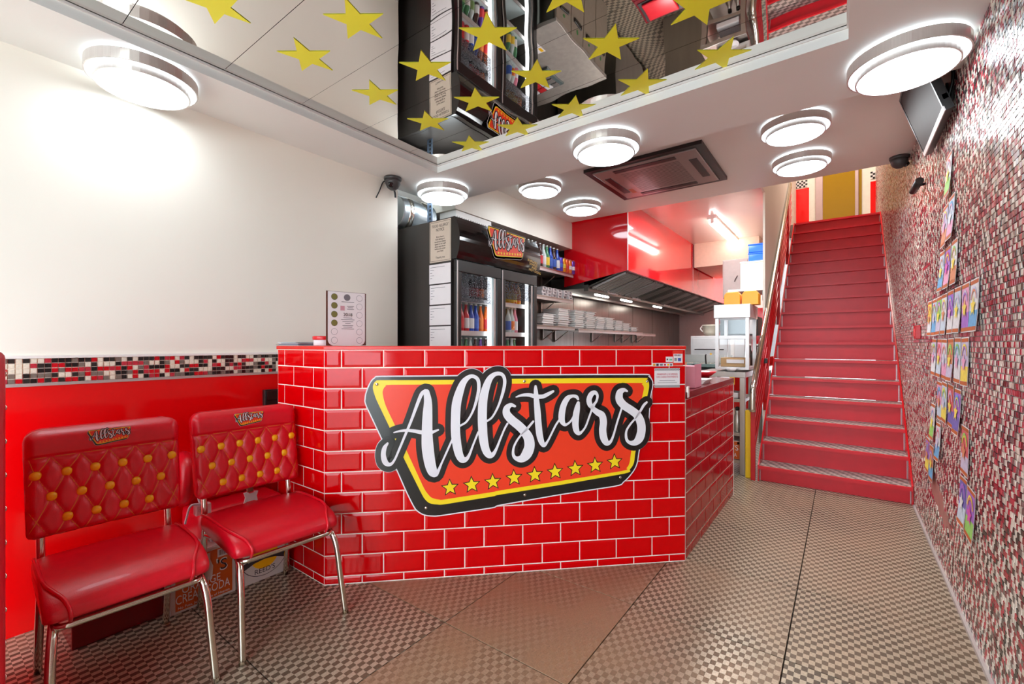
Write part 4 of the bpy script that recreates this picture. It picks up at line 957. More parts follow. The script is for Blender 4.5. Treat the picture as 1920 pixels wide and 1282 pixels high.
# paper notices taped to the fridge side
SYF = FY0 - .0015
def side_sheet(x0, x1, z0, z1, m, label, name):
    c = Vector(((x0 + x1) / 2, SYF, (z0 + z1) / 2)); t = thing(name, label, 'notice', c, 0, 'papers taped to the fridge side'); M = frame_m(c, (1, 0, 0), (0, 0, 1)); a, b = (x1 - x0) / 2, (z1 - z0) / 2
    quad_on('sheet', M, -a, a, -b, b, .0008, m, t, th=.001); return t, M, a, b
t, M, a, b = side_sheet(-2.467, -2.248, 1.79, 2.092, paper_b, 'cream food allergy notice with a black border at the top of the fridge side', 'allergy_notice')
for u0, u1, v0, v1 in ((-.94, .94, .93, .945), (-.94, .94, -.945, -.93), (-.945, -.92, -.94, .94), (.92, .945, -.94, .94)): quad_on('border_line', M, u0 * a, u1 * a, v0 * b, v1 * b, .0014, ink, t)
text('lettering', 'FOOD ALLERGY\nNOTICE', .030, ink, M @ Matrix.Translation((0, .098, .0014)), t, sx=.78)
text('lettering', 'If you have a\nfood allergy or\nintolerance please\nspeak to our staff\nabout ingredients\nbefore you order\nyour food', .0175, ink, M @ Matrix.Translation((0, -.02, .0014)), t, sx=.9)
text('lettering', 'Thank you', .022, ink, M @ Matrix.Translation((0, -.118, .0014)), t)
for k, nm in enumerate(('highest', 'second', 'third', 'fourth', 'lowest')):
    z1 = 1.775 - k * .152
    t, M, a, b = side_sheet(-2.47 + random.uniform(-.004, .004), -2.252, z1 - .142, z1, paper, 'white handwritten sheet on the fridge side, ' + nm + ' of five', 'note_sheet')
    quad_on('edge_line', M, -a, a, -b - .006, -b, .0004, ink, t)
    for j in range(5): quad_on('text_line', M, -a + .012, -a + (.16 if j == 0 else .03 + .02 * (j % 2)), b - .022 - j * .02, b - .019 - j * .02, .0014, ink_grey, t)

# bottles and cans
def bottle(loc, cm, capm, labm, h=.225, r=.031):
    t = thing('bottle', '', 'bottle', loc)
    lathe('glass_body', [(r * .9, 0), (r, .006), (r, h * .50), (r * .92, h * .58), (r * .5, h * .76), (r * .42, h * .84), (r * .42, h * .95)], cm, t, 14, local=True)
    lathe('cap', [(r * .5, h * .94), (r * .52, h * .95), (r * .5, h * .99), (r * .3, h)], capm, t, 12, local=True)
    lathe('paper_label', [(r * 1.01, h * .12), (r * 1.015, h * .13), (r * 1.015, h * .46), (r * 1.01, h * .47)], labm, t, 14, local=True)
    return t
def bm_(name, c, rough=.12): return mat('drink ' + name, c, rough, noise=.05, coat=.4)
cap_m = mat('bottle cap', (206, 204, 200), .3, .7)
DR = {'red': bm_('red', (196, 24, 40)), 'blue': bm_('blue', (26, 70, 170)), 'orange': bm_('orange', (226, 104, 26)), 'amber': bm_('amber', (236, 166, 24)), 'green': bm_('green', (70, 130, 86)), 'clear': bm_('clear', (196, 206, 204)), 'cola': bm_('cola', (62, 30, 24)), 'purple': bm_('purple', (96, 50, 140)), 'pink': bm_('pink', (226, 130, 150))}
LAB = {'w': mat('label white', (226, 222, 222), .5), 'r': mat('label red', (206, 40, 46), .5), 'b': mat('label blue', (60, 96, 180), .5), 'o': mat('label orange', (230, 120, 40), .5), 'y': mat('label yellow', (236, 200, 60), .5), 'g': mat('label green', (120, 150, 90), .5)}
PXL, PXR = (864, 873, 882.5, 892, 901.5, 910.5), (952.5, 958.5, 964.5, 970.5)
SHF = [('upper left', 1.536, PXL, [('clear', 'w'), ('clear', 'w'), ('cola', 'r'), ('cola', 'r'), ('cola', 'o'), ('cola', 'w')]), ('upper right', 1.536, PXR, [('amber', 'y'), ('amber', 'y'), ('orange', 'y'), ('amber', 'o')]),
       ('middle left', 1.286, PXL, [('red', 'r'), ('red', 'w'), ('blue', 'w'), ('blue', 'b'), ('orange', 'o'), ('orange', 'r')]), ('middle right', 1.286, PXR[:3], [('clear', 'b'), ('clear', 'o'), ('pink', 'w')]),
       ('third left', 1.021, PXL, [('green', 'g'), ('green', 'w'), ('clear', 'g'), ('cola', 'w'), ('purple', 'r'), ('cola', 'o')]), ('third right', 1.021, PXR[:3], [('green', 'y'), ('clear', 'y'), ('green', 'w')])]
ORD = ['first', 'second', 'third', 'fourth', 'fifth', 'sixth', 'seventh', 'eighth', 'ninth', 'tenth', 'eleventh', 'twelfth', 'thirteenth', 'fourteenth']
for nm, zz, ya, items in SHF:
    for k, (cn, ln) in enumerate(items):
        t = bottle((XF - .135 + random.uniform(-.008, .004), on(ya[k], 600, 0, XF - .135).y, zz), DR[cn], cap_m, LAB[ln], .222 if zz < 1.5 else .20, .027)
        tag(t, f'{cn} drink bottle on the {nm} fridge shelf, {ORD[k]} in its row', group='bottles in the fridge')

# ================================================================== SHELVES ON THE KITCHEN WALL
def shelf(name, y0, y1, z, x1, label, grp='wall shelves'):
    t = thing(name, label, 'shelf', (-2.8, (y0 + y1) / 2, z), 0, grp)
    box('board', (-2.98, y0, z - .02), (x1, y1, z), steel, t, bev=.003); box('front_lip', (x1 - .004, y0, z - .045), (x1, y1, z - .02), steel_lt, t)
    for yy in (y0 + .12, (y0 + y1) / 2 + .1, y1 - .15):
        br = box('bracket', (-2.98, yy, z - .16), (-2.962, yy + .022, z - .02), steel, t); tube('brace', [(-2.965, yy + .011, z - .15), (-2.78, yy + .011, z - .025)], .006, steel, br, 6, smoothpath=False)
    return t
shelf('wall_shelf', 3.37, 4.74, 2.03, -2.60, 'highest steel wall shelf, holding bottles and cans behind the fridge')
shelf('wall_shelf', 3.42, 4.74, 1.718, -2.60, 'middle steel wall shelf with small white boxes, behind the fridge')
shelf('wall_shelf', 3.42, 4.78, 1.398, -2.60, 'lower steel wall shelf beside the fridge with white trays')
shelf('wall_shelf', 4.80, 6.95, 1.378, -2.56, 'long lower steel shelf under the extractor hood, stacked with white trays')
shelf('wall_shelf', 6.98, 7.9, 1.372, -2.68, 'dark narrow steel shelf at the far end of the tray shelf')
tops = [('cola', 'r'), ('clear', 'w'), ('green', 'y'), ('blue', 'b'), ('cola', 'b'), ('blue', 'w')]
for k, px in enumerate((945, 955, 964.5, 972.5, 979.5, 987, 994, 1001)):
    t = bottle((-2.66, on(px, 450, 0, -2.66).y + .03, 2.031), DR[('clear', 'cola', 'green', 'red')[k % 4]], cap_m, LAB['wrgy'[k % 4]], .265, .028); tag(t, f'bottle showing only its cap over the fridge, {ORD[k]} in the row', group='bottles on the highest shelf')
for k, (cn, ln) in enumerate(tops):
    t = bottle((-2.645, on(1012 + k * 6.5, 450, 0, -2.645).y, 2.031), DR[cn], cap_m, LAB[ln], .255, .034); tag(t, f'{cn} drink bottle on the highest shelf, {ORD[k]} right of the fridge header', group='bottles on the highest shelf')
for k, (c, ln) in enumerate((((90, 70, 190), 'b'), ((240, 150, 30), 'y'), ((226, 90, 50), 'r'), ((232, 130, 60), 'w'), ((110, 60, 160), 'w'))):
    nm = ('violet and blue', 'amber', 'orange red', 'orange and white', 'purple')[k]
    t = thing('drink_can', f'{nm} drink can at the red hood end of the highest shelf', 'can', (-2.64, on(1050.5 + k * 5.6, 480, 0, -2.64).y, 2.031), 0, 'cans on the highest shelf')
    lathe('can_body', [(.027, 0), (.033, .008), (.033, .150), (.027, .162)], mat('can ' + nm, c, .25, .4, noise=.12, nscale=30), t, 16, local=True); lathe('can_lid', [(.0272, .161), (.0272, .165), (.024, .163)], cap_m, t, 16, local=True); lathe('can_band', [(.0333, .05), (.0336, .052), (.0336, .09), (.0333, .092)], LAB[ln], t, 16, local=True)
for s_ in range(6):
    for k in range(3):
        y = on(1016 + s_ * 10, 545, 0, -2.66).y; dx = random.uniform(-.008, .008)
        t = thing('small_box', f'small white food box on the middle shelf, {("lowest", "middle", "top")[k]} in the {ORD[s_]} pile from the fridge', 'box', (-2.68 + dx, y, 1.719 + k * .034), 0, 'small white boxes on the middle shelf')
        box('tray', (-.05, -.042, 0), (.05, .042, .030), paper, t, bev=.004, local=True); box('tab', (.05, -.02, .012), (.053, .02, .026), ink_grey, t, local=True); box('lid', (-.051, -.043, .030), (.051, .043, .033), paper, t, local=True)
STK = [(4.22, 5, 1.399), (4.56, 8, 1.399), (4.95, 9, 1.379), (5.25, 9, 1.379), (5.55, 7, 1.379), (5.85, 7, 1.379), (6.15, 6, 1.379), (6.45, 5, 1.379), (6.75, 3, 1.379)]
tb = None
for si, (y, n, z0) in enumerate(STK):
    for k in range(n):
        lab = f'flat white takeaway tray, {"top" if k == n - 1 else ORD[k] + " up"} of the {ORD[si]} stack from the fridge'
        dx, dy = random.uniform(-.010, .010), random.uniform(-.007, .007)
        if tb is None:
            tb = thing('takeaway_tray', lab, 'tray', (0, 0, 0), 0, 'stacked white trays on the lower shelves')
            box('tray', (-.108, -.116, 0), (.108, .116, .019), tray_w, tb, bev=.004, local=True); box('flange', (-.125, -.133, .019), (.125, .133, .0245), tray_w, tb, bev=.001, local=True)
            t = tb; t.location = (-2.735 + dx, y + dy, z0)
        else: t = dup(tb, (-2.735 + dx, y + dy, z0 + k * .0255), random.uniform(-.03, .03), lab)
# duct, air curtain and slotted post above the fridge
du = thing('vent_duct', 'round silver duct lying above the fridge by the white wall end', 'duct', (-2.86, 2.4, 2.25))
tube('pipe', [(-2.86, 2.28, 2.245), (-2.86, 2.40, 2.25), (-2.85, 2.52, 2.24), (-2.84, 2.62, 2.235)], .125, galv, du, 24)
for q in (.25, .55): 
    p = Vector((-2.86 + q * .01, 2.27 + q * .5, 2.247)); tube('band', [p - Vector((.006, .02, 0)), p + Vector((.006, .02, 0))], .131, chrome, du, 24, smoothpath=False)
ac = thing('air_curtain', 'white ribbed heater unit hung above the fridge', 'heater', (-2.75, 2.95, 2.2))
box('casing', (-2.86, 2.78, 2.265), (-2.66, 3.26, 2.343), trim_w, ac, bev=.006); 
for k in range(16): box('rib', (-2.66, 2.79 + k * .029, 2.225), (-2.652, 2.801 + k * .029, 2.29), steel_lt, ac)
box('grille_back', (-2.86, 2.78, 2.22), (-2.662, 3.26, 2.265), galv, ac)
ps = thing('slotted_post', 'blue grey slotted steel post standing behind the fridge notice', 'post', (-2.6, 2.48, 2.1))
box('angle', (-2.655, 2.462, 0), (-2.625, 2.468, 2.345), mat('blue grey steel', (92, 106, 124), .4, .5), ps) if False else box('angle', (-2.67, 2.46, 2.101), (-2.615, 2.466, 2.345), mat('blue grey steel', (92, 106, 124), .4, .5), ps)
for k in range(7): box('slot', (-2.645, 2.458, 2.115 + k * .032), (-2.628, 2.461, 2.133 + k * .032), black, ps)

# ================================================================== HOOD
XH = -1.942; HB = 2.02; HY0, HY1 = 4.80, 10.35
hood = thing('extractor_hood', 'long glossy red extractor hood with steel filters over the kitchen line', 'hood', (-2.4, 7, HB))
box('end_panel', (-2.76, HY0, HB), (XH, HY0 + .02, ZK), red_gloss, hood)
prism('end_apron', [(-2.76, HB - .13), (XH - .01, HB), (-2.76, HB)], 0, .012, red_gloss, hood, Matrix(((1, 0, 0, 0), (0, 0, 1, HY0), (0, 1, 0, 0), (0, 0, 0, 1))))
for a, b in ((HY0 + .02, 7.51), (7.515, HY1)): box('front_panel', (XH - .02, a, HB), (XH, b, ZK), red_gloss, hood)
box('corner_trim', (XH - .004, HY0 - .003, HB), (XH + .004, HY0 + .004, ZK), steel_lt, hood)
box('panel_joint', (XH - .004, 7.509, HB), (XH + .002, 7.516, ZK), trim_w, hood)
box('bottom_lip', (XH - .03, HY0 + .02, HB - .012), (XH + .004, HY1, HB), red_cap_dark, hood)
# sloped filters under the hood: frame plus single baffles
fx0, fz0, fx1, fz1 = XH - .03, HB - .012, -2.45, 1.845
def slope(x): return fz0 + (fz1 - fz0) * (fx0 - x) / (fx0 - fx1)
mesh('filter_back', [(fx0, HY0 + .02, fz0 + .03), (fx1, HY0 + .02, fz1 + .03), (fx1, HY1, fz1 + .03), (fx0, HY1, fz0 + .03), (fx0, HY0 + .02, fz0 + .035), (fx1, HY0 + .02, fz1 + .035), (fx1, HY1, fz1 + .035), (fx0, HY1, fz0 + .035)], BF, steel_dk, hood)
for k in range(86):
    y = HY0 + .08 + k * .063; g = k % 8
    if g == 7: continue
    v = [(fx0 - .03, y, fz0 - .008), (fx1 + .03, y, fz1 + .012), (fx1 + .03, y + .030, fz1 + .012), (fx0 - .03, y + .030, fz0 - .008)]
    v += [(p[0], p[1], p[2] + .02) for p in v]
    mesh('filter_baffle', v, BF, steel_lt if k < 22 else (steel if g < 4 else steel_dk), hood)
box('filter_gutter', (-2.50, HY0 + .02, 1.825), (-2.44, HY1, 1.90), steel_dk, hood)
box('rear_plenum', (-2.96, HY0 + .02, 1.86), (-2.50, HY1, 2.0), steel_dk, hood)
box('rear_rail', (-2.90, HY0 + .05, 1.835), (-2.86, HY1, 1.86), brushed, hood)
for y in (5.35, 6.2, 7.6): 
    q_ = box('label_plate', (-2.44, y, 1.845), (-2.434, y + .32, 1.885), paper, hood); tube('work_light', [(-2.62, y + .02, 1.842), (-2.62, y + .42, 1.842)], .014, mat('hood light tube', (255, 250, 240), .3, noise=0, emit=10), hood, 8, smoothpath=False)

# tube light on the kitchen ceiling
ta, tb_ = on(1336, 413, 2, ZK - .04), on(1397, 461, 2, ZK - .04)
tl = thing('tube_light', 'long bright fluorescent light on the kitchen ceiling', 'lamp', ta)
box('batten', (ta.x - .05, ta.y - .05, ZK - .03), (ta.x + .05, tb_.y + .05, ZK), trim_w, tl); tube('tube', [(ta.x, ta.y, ZK - .06), (ta.x, tb_.y, ZK - .055)], .045, tube_m, tl, 12, smoothpath=False)
for y in (ta.y - .03, tb_.y + .01): box('end_cap', (ta.x - .02, y, ZK - .08), (ta.x + .02, y + .02, ZK - .03), trim_w, tl)
# ceiling cassette
av = thing('ceiling_cassette', 'black framed ceiling air conditioner with perforated grey panel', 'air conditioner', (-1.29, 3.84, ZU))
ax0, ax1, ay0, ay1 = -1.76, -.815, 3.385, 4.265
v = [(x, y, z) for z in (ZU - .028, ZU) for (x, y) in ((ax0, ay0), (ax1, ay0), (ax1, ay1), (ax0, ay1), (ax0 + .05, ay0 + .05), (ax1 - .05, ay0 + .05), (ax1 - .05, ay1 - .05), (ax0 + .05, ay1 - .05))]
f = []
for k in range(4):
    n = (k + 1) % 4; f += [(k, n, 4 + n, 4 + k), (8 + k, 8 + n, 12 + n, 12 + k), (k, n, 8 + n, 8 + k), (4 + k, 4 + n, 12 + n, 12 + k)]
mesh('bezel', v, f, black, av)
box('intake_panel', (ax0 + .055, ay0 + .055, ZU - .036), (ax1 - .055, ay1 - .055, ZU - .016), mat('taupe plastic', (158, 142, 138), .3, noise=.03, coat=.2), av, bev=.004)
for k in range(18): box('grille_slot', (ax0 + .25, ay0 + .20 + k * .028, ZU - .0368), (ax1 - .22, ay0 + .206 + k * .028, ZU - .036), grey_dk, av)
for a, b in (((ax0 + .09, ay0 + .22, ZU - .040), (ax0 + .15, ay1 - .22, ZU - .030)), ((ax1 - .15, ay0 + .22, ZU - .040), (ax1 - .09, ay1 - .22, ZU - .030)), ((ax0 + .22, ay0 + .09, ZU - .040), (ax1 - .22, ay0 + .15, ZU - .030)), ((ax0 + .22, ay1 - .15, ZU - .040), (ax1 - .22, ay1 - .09, ZU - .030))):
    box('louvre', a, b, black, av, bev=.003)
box('nameplate', (ax0 + .16, ay1 - .30, ZU - .0372), (ax0 + .20, ay1 - .18, ZU - .036), mat('warm sticker', (220, 130, 100), .5), av)

# ================================================================== KITCHEN EQUIPMENT
hc = thing('hot_cabinet', 'tall glass-sided hot food cabinet on the steel table by the stairs', 'cabinet', (-.83, 4.8, .935))
hx0, hx1, hy0, hy1, hz0, hz1 = -.978, -.690, 4.57, 5.00, .955, 1.56
box('top_hood', (hx0 - .012, hy0 - .012, hz1 - .125), (hx1 + .012, hy1, hz1), steel_lt, hc, bev=.004)
box('base', (hx0, hy0, hz0), (hx1, hy1, hz0 + .02), steel_lt, hc)
for x in (hx0, hx1 - .03):
    for y in (hy0, hy1 - .03): box('post', (x, y, hz0 + .02), (x + .03, y + .03, hz1 - .125), steel_lt, hc)
for zz in (1.24,): 
    s_ = box('shelf', (hx0 + .03, hy0 + .005, zz), (hx1 - .03, hy1 - .005, zz + .028), steel_lt, hc)
box('side_pane', (hx1 - .012, hy0 + .03, hz0 + .02), (hx1 - .008, hy1 - .03, hz1 - .125), pane_m, hc)
box('front_pane', (hx0 + .03, hy0 + .014, hz0 + .02), (hx1 - .03, hy0 + .018, hz1 - .125), pane_m, hc)
kb_ = thing('cardboard_tray', 'brown cardboard tray with white label inside the hot cabinet', 'tray', (-.83, 4.75, .976)); box('tray', (hx0 + .035, hy0 + .06, .976), (hx1 - .035, hy0 + .3, 1.06), kraft, kb_, bev=.003); box('paper_label', (-.89, hy0 + .055, 1.01), (-.74, hy0 + .06, 1.045), paper, kb_)
bw = thing('white_bowl', 'small white bowl at the front of the steel table', 'bowl', (-.85, 4.53, .936)); lathe('bowl', [(.025, 0), (.03, .002), (.052, .032), (.049, .032), (.028, .008), (.0001, .006)], paper, bw, 20, at=(-.83, 4.535, .936))
tbt = thing('steel_table', 'steel prep table with open shelves at the kitchen side of the stairs', 'table', (-.9, 4.75, 0))
box('worktop', (-1.10, 4.485, .885), (-.705, 5.0, .935), steel, tbt, bev=.003)
for x in (-1.10, -.755): 
    for y in (4.49, 4.95): box('leg', (x, y, 0), (x + .045, y + .045, .885), steel, tbt, bev=.003)
for zz in (.66, .35, .10): box('shelf', (-1.09, 4.50, zz), (-.715, 4.99, zz + .03), steel, tbt, bev=.002)
wt = thing('white_tray', 'white tray on the upper shelf of the steel table', 'tray', (-.85, 4.6, .69)); box('tray', (-.98, 4.52, .691), (-.77, 4.78, .74), paper, wt, bev=.008)
for k in range(2):
    t = thing('steel_flask', f'steel flask on the middle shelf of the steel table, {("left", "right")[k]} of the pair', 'flask', (-.86 + k * .075, 4.56, .381), 0, 'steel flasks'); lathe('flask_body', [(.03, 0), (.034, .01), (.034, .13), (.018, .17), (.016, .2)], brushed, t, 16, local=True); lathe('stopper', [(.018, .2), (.018, .225), (.01, .23)], black, t, 12, local=True)
oc = thing('drink_carton', "orange drink carton on the floor under the steel table", 'carton', (-.8, 4.5, 0.0), 0, 'drink cartons')
box('shell', (-.985, 4.52, .131), (-.735, 4.80, .30), carton_w, oc, bev=.003); Mo = frame_m((-.86, 4.519, .215), (1, 0, 0), (0, 0, 1)); quad_on('print_panel', Mo, -.12, .123, -.08, .08, .001, orange_m, oc)
text('lettering', "'S", .07, paper, Mo @ Matrix.Translation((.07, .02, .002)), oc); text('lettering', 'SODA', .05, paper, Mo @ Matrix.Translation((.03, -.045, .002)), oc, sx=.7); box('handle_hole', (-.78, 4.518, .27), (-.75, 4.521, .29), paper, oc)
for k in range(2):
    x = -.855 + k * .155; t = thing('orange_tub', f'orange plastic tub on top of the hot cabinet, {("beside the kitchen", "beside the stair handrail")[k]}', 'tub', (x, 4.76, 1.561), 0, 'orange tubs'); 
    prism('tub_body', [(-.07, 0), (.07, 0), (.07, .10), (.052, .125), (-.052, .125), (-.07, .10)], -.07, .07, orange_tub, t, Matrix(((1, 0, 0, 0), (0, 0, 1, 0), (0, 1, 0, 0), (0, 0, 0, 1))), bev=.004, local=True); box('tub_lid', (-.05, -.05, .125), (.05, .05, .132), mat('pale orange lid', (250, 196, 120), .4), t, local=True)
# high shelf with boxes
hs = thing('high_shelf', 'high white shelf over the kitchen end carrying boxes', 'shelf', (-.9, 6.2, 1.84))
box('board', (-1.12, 5.9, 1.82), (-.722, 6.5, 1.845), trim_w, hs); box('bracket', (-.76, 5.95, 1.70), (-.73, 6.0, 1.82), steel_dk, hs); box('bracket', (-.76, 6.4, 1.70), (-.73, 6.45, 1.82), steel_dk, hs)
cb_ = thing('cream_box', 'large cream carton on the high kitchen shelf', 'box', (-.86, 6.1, 1.846)); box('shell', (-.99, 5.95, 1.846), (-.735, 6.35, 2.16), cream_box, cb_, bev=.004); box('flap', (-.995, 5.945, 2.16), (-.732, 6.36, 2.175), trim_w, cb_)
for k, nm in enumerate(('lower', 'upper')):
    t = thing('blue_tub', f'blue plastic box on the cream carton, {nm} of two', 'box', (-.82, 6.1, 2.176 + k * .105), 0, 'blue boxes'); box('tub_body', (-.09, -.12, 0), (.082, .12, .09), blue_pl, t, bev=.01, seg=3, local=True); box('rim', (-.096, -.125, .088), (.086, .125, .103), blue_pl, t, bev=.004, local=True)
# duct bulkhead and grey cupboard at the back
tag(box('bulkhead_kitchen', (-1.92, 7.5, 2.42), (-1.0, 9.0, ZK), mat('cream paint', (232, 206, 184), .5)), kind='structure')
gc = thing('wall_cupboard', 'pale grey metal cupboard between the hood and the high shelf', 'cupboard', (-1.2, 7.2, 1.9)); box('carcass', (-1.40, 7.0, 1.85), (-1.06, 7.5, 2.40), mat('grey cupboard', (186, 176, 172), .4), gc, bev=.005); d_ = box('door', (-1.385, 6.985, 1.865), (-1.075, 7.0, 2.385), mat('grey cupboard', (186, 176, 172), .4), gc, bev=.004); tube('handle', [(-1.24, 6.98, 2.08), (-1.22, 6.965, 2.12), (-1.20, 6.98, 2.16)], .005, ink, d_, 6)
tag(box('wall_red_back', (-1.9, 9.2, 0), (-1.0, 9.3, 1.85), red_panel), kind='structure')
# steel oven with bowl
ov = thing('steel_oven', 'pale steel oven on the back bench carrying a white pot', 'oven', (-1.4, 6.5, .9))
box('casing', (-1.66, 6.3, .90), (-1.00, 6.85, 1.30), steel_lt, ov, bev=.006); box('door_panel', (-1.63, 6.292, .93), (-1.18, 6.30, 1.27), steel_lt, ov, bev=.003); tube('handle', [(-1.60, 6.27, 1.12), (-1.24, 6.27, 1.12)], .008, ink, ov, 8, smoothpath=False); prism('warning_mark', star_pts(.02, .5, PI / 2, -1.40, 1.06), 0, .002, yellow_btn, ov, Matrix(((1, 0, 0, 0), (0, 0, -1, 6.292), (0, 1, 0, 0), (0, 0, 0, 1)))); box('control_strip', (-1.16, 6.29, .93), (-1.12, 6.30, 1.27), trim_w, ov)
mw = thing('microwave', 'dark microwave on the steel oven, seen through the hot cabinet', 'microwave', (-1.15, 6.6, 1.301))
box('casing', (-1.30, 6.35, 1.301), (-.86, 6.75, 1.54), grey_dk, mw, bev=.006); box('door', (-1.285, 6.335, 1.32), (-.98, 6.35, 1.525), black_gl, mw, bev=.003); box('keypad', (-.965, 6.338, 1.32), (-.875, 6.35, 1.525), steel_lt, mw, bev=.002)
wp = thing('white_pot', 'round cream pot on top of the steel oven', 'pot', (-1.44, 6.5, 1.301)); lathe('pot_body', [(.06, 0), (.075, .004), (.105, .05), (.112, .13), (.118, .135), (.118, .15), (.108, .15), (.10, .06), (.0001, .02)], mat('cream enamel', (214, 206, 186), .3), wp, 28, at=(-1.44, 6.5, 1.301)); tube('handle', [(-1.555, 6.5, 1.44), (-1.58, 6.5, 1.40), (-1.55, 6.5, 1.36)], .008, trim_w, wp, 8)
bb = thing('cooking_bench', 'long steel cooking bench under the extractor hood', 'bench', (-2.3, 7, 0)); box('worktop', (-2.98, 4.9, .85), (-2.10, 10.2, .90), steel, bb, bev=.003); box('cupboard_front', (-2.95, 4.95, .1), (-2.14, 10.15, .85), steel, bb)
b2 = thing('back_bench', 'steel bench under the pale oven', 'bench', (-1.4, 6.6, 0)); box('worktop', (-1.85, 6.1, .85), (-.76, 7.0, .899), steel, b2, bev=.003)
for x in (-1.83, -.82):
    for y in (6.12, 6.94): box('leg', (x, y, 0), (x + .04, y + .04, .85), steel, b2)
# fryer baskets on the near bench
fz = thing('fryer', 'steel fryer with wire baskets behind the low counter', 'fryer', (-1.35, 5.5, 0)); box('casing', (-1.66, 5.2, 0), (-1.06, 5.85, .90), steel, fz, bev=.006); box('oil_well', (-1.63, 5.24, .90), (-1.09, 5.8, .915), grey_dk, fz); box('splash_back', (-1.66, 5.83, .90), (-1.06, 5.85, 1.06), steel, fz)
for k in range(2):
    x0 = -1.62 + k * .275
    bk_ = box('basket', (x0, 5.26, .93), (x0 + .25, 5.7, .97), mat('wire grey green', (120, 138, 134), .35, .7), fz, bev=.006); tube('basket_handle', [(x0 + .12, 5.28, .97), (x0 + .18, 5.0, 1.06), (x0 + .20, 4.93, 1.08)], .007, ink if k else chrome, bk_, 8)
    for j in range(5): tube('wire', [(x0 + .02 + j * .05, 5.27, .975), (x0 + .02 + j * .05, 5.69, .975)], .003, chrome, bk_, 6, smoothpath=False)
kn = thing('knife_block', 'pair of dark bottles standing behind the hot cabinet', 'bottles', (-.9, 5.2, .9))
bpy.data.objects.remove(kn)
for k in range(2):
    t = thing('dark_bottle', f'dark green bottle seen through the hot cabinet glass, {("left", "right")[k]} one', 'bottle', (-.93 + k * .09, 6.20, .90), 0, 'dark bottles'); lathe('glass_body', [(.036, 0), (.04, .01), (.04, .17), (.016, .22), (.015, .27)], mat('dark bottle glass', (24, 44, 40), .15), t, 16, local=True); lathe('cap', [(.018, .27), (.018, .29), (.012, .292)], trim_w, t, 12, local=True)
# bench with fridge drawers beside the drinks fridge (seen in the mirror)
sb = thing('drawer_bench', 'steel bench with grey drawer fronts beside the fridge, seen in the mirror', 'bench', (-2.5, 3.9, 0))
box('worktop', (-2.98, 3.36, .86), (-2.02, 4.44, .90), mat('worn steel top', (176, 166, 158), .35, .35, noise=.1), sb, bev=.003); box('carcass', (-2.98, 3.38, .05), (-2.06, 4.42, .86), steel_dk, sb)
for k in range(4):
    y = 3.39 + k * .26; d_ = box('drawer', (-2.06, y + .004, .10), (-2.035, y + .252, .84), mat('grey drawer', (164, 150, 136), .4, .2), sb, bev=.004); box('handle', (-2.035, y + .05, .66), (-2.022, y + .20, .70), black, d_, bev=.003); prism('round_badge', [(y + .126 + .018 * math.cos(t * PI / 8), .75 + .018 * math.sin(t * PI / 8)) for t in range(16)], -2.035, -2.033, mat('badge green', (70, 130, 70), .5), d_, Matrix(((0, 0, 1, 0), (1, 0, 0, 0), (0, 1, 0, 0), (0, 0, 0, 1))))
gt = thing('glass_tray', 'glass dish of wrapped sweets on the drawer bench, seen in the mirror', 'tray', (-2.5, 4.1, .90)); box('dish', (-2.80, 3.85, .901), (-2.42, 4.20, .93), mat('grey glass', (90, 100, 100), .1), gt, bev=.006)
for k in range(12): box('packet', (-2.78 + (k % 4) * .085, 3.87 + (k // 4) * .105, .930), (-2.71 + (k % 4) * .085, 3.955 + (k // 4) * .105, .948), (paper, LAB['r'], LAB['w'], grey_pl)[k % 4], gt, bev=.003)
pg = thing('instruction_card', 'white card with a blue square on the drawer bench, seen in the mirror', 'card', (-2.4, 3.5, .90)); box('card', (-2.55, 3.40, .901), (-2.30, 3.62, .906), paper, pg); box('blue_print', (-2.51, 3.42, .906), (-2.42, 3.50, .907), blue_pl, pg); box('yellow_print', (-2.34, 3.56, .906), (-2.31, 3.61, .907), yellow_btn, pg)
bc = thing('checker_bin', 'perforated steel cabinet at the kitchen side, seen in the mirror', 'cabinet', (-1.6, 4.4, 0)); bpy.data.objects.remove(bc)

# ================================================================== RIGHT WALL FITTINGS
tvt = thing('television', 'black flat television tilted down from the mosaic wall near the ceiling', 'television', (.33, 3.1, 2.4))
ty0, ty1 = 2.80, 3.42; bxz, txz = Vector((.372, 0, 2.252)), Vector((.262, 0, 2.602)); up_ = (txz - bxz).normalized(); nrm = Vector((-up_.z, 0, up_.x)); nrm = nrm if nrm.x < 0 else -nrm
Mt = Matrix(((0, up_.x, nrm.x, bxz.x), (1, up_.y, nrm.y, ty0), (0, up_.z, nrm.z, bxz.z), (0, 0, 0, 1))); hgt = (txz - bxz).length; wdt = ty1 - ty0
def tvb(n, a, b, m, **k):
    o = mesh(n, [Mt @ Vector(p) for p in boxv(a, b)], BF, m, tvt); return o
tvb('casing', (0, 0, -.034), (wdt, hgt, -.004), black, )
tvb('screen', (.014, .022, -.004), (wdt - .014, hgt - .014, -.001), tv_glass)
for a, b in (((0, 0, -.004), (wdt, .022, .001)), ((0, hgt - .014, -.004), (wdt, hgt, .001)), ((0, .022, -.004), (.014, hgt - .014, .001)), ((wdt - .014, .022, -.004), (wdt, hgt - .014, .001))): tvb('bezel', a, b, steel_lt if a[1] == 0 and b[1] < .03 else black)
tvb('rear_box', (.10, .06, -.058), (wdt - .12, .25, -.034), black); tvb('port_sticker', (.02, .05, -.03), (.0, .075, -.012), paper)
box('wall_plate', (WR - .016, 2.92, 2.34), (WR - .005, 3.14, 2.62), black, tvt, bev=.002); box('arm', (.400, 3.0, 2.40), (WR - .016, 3.06, 2.46), black, tvt)
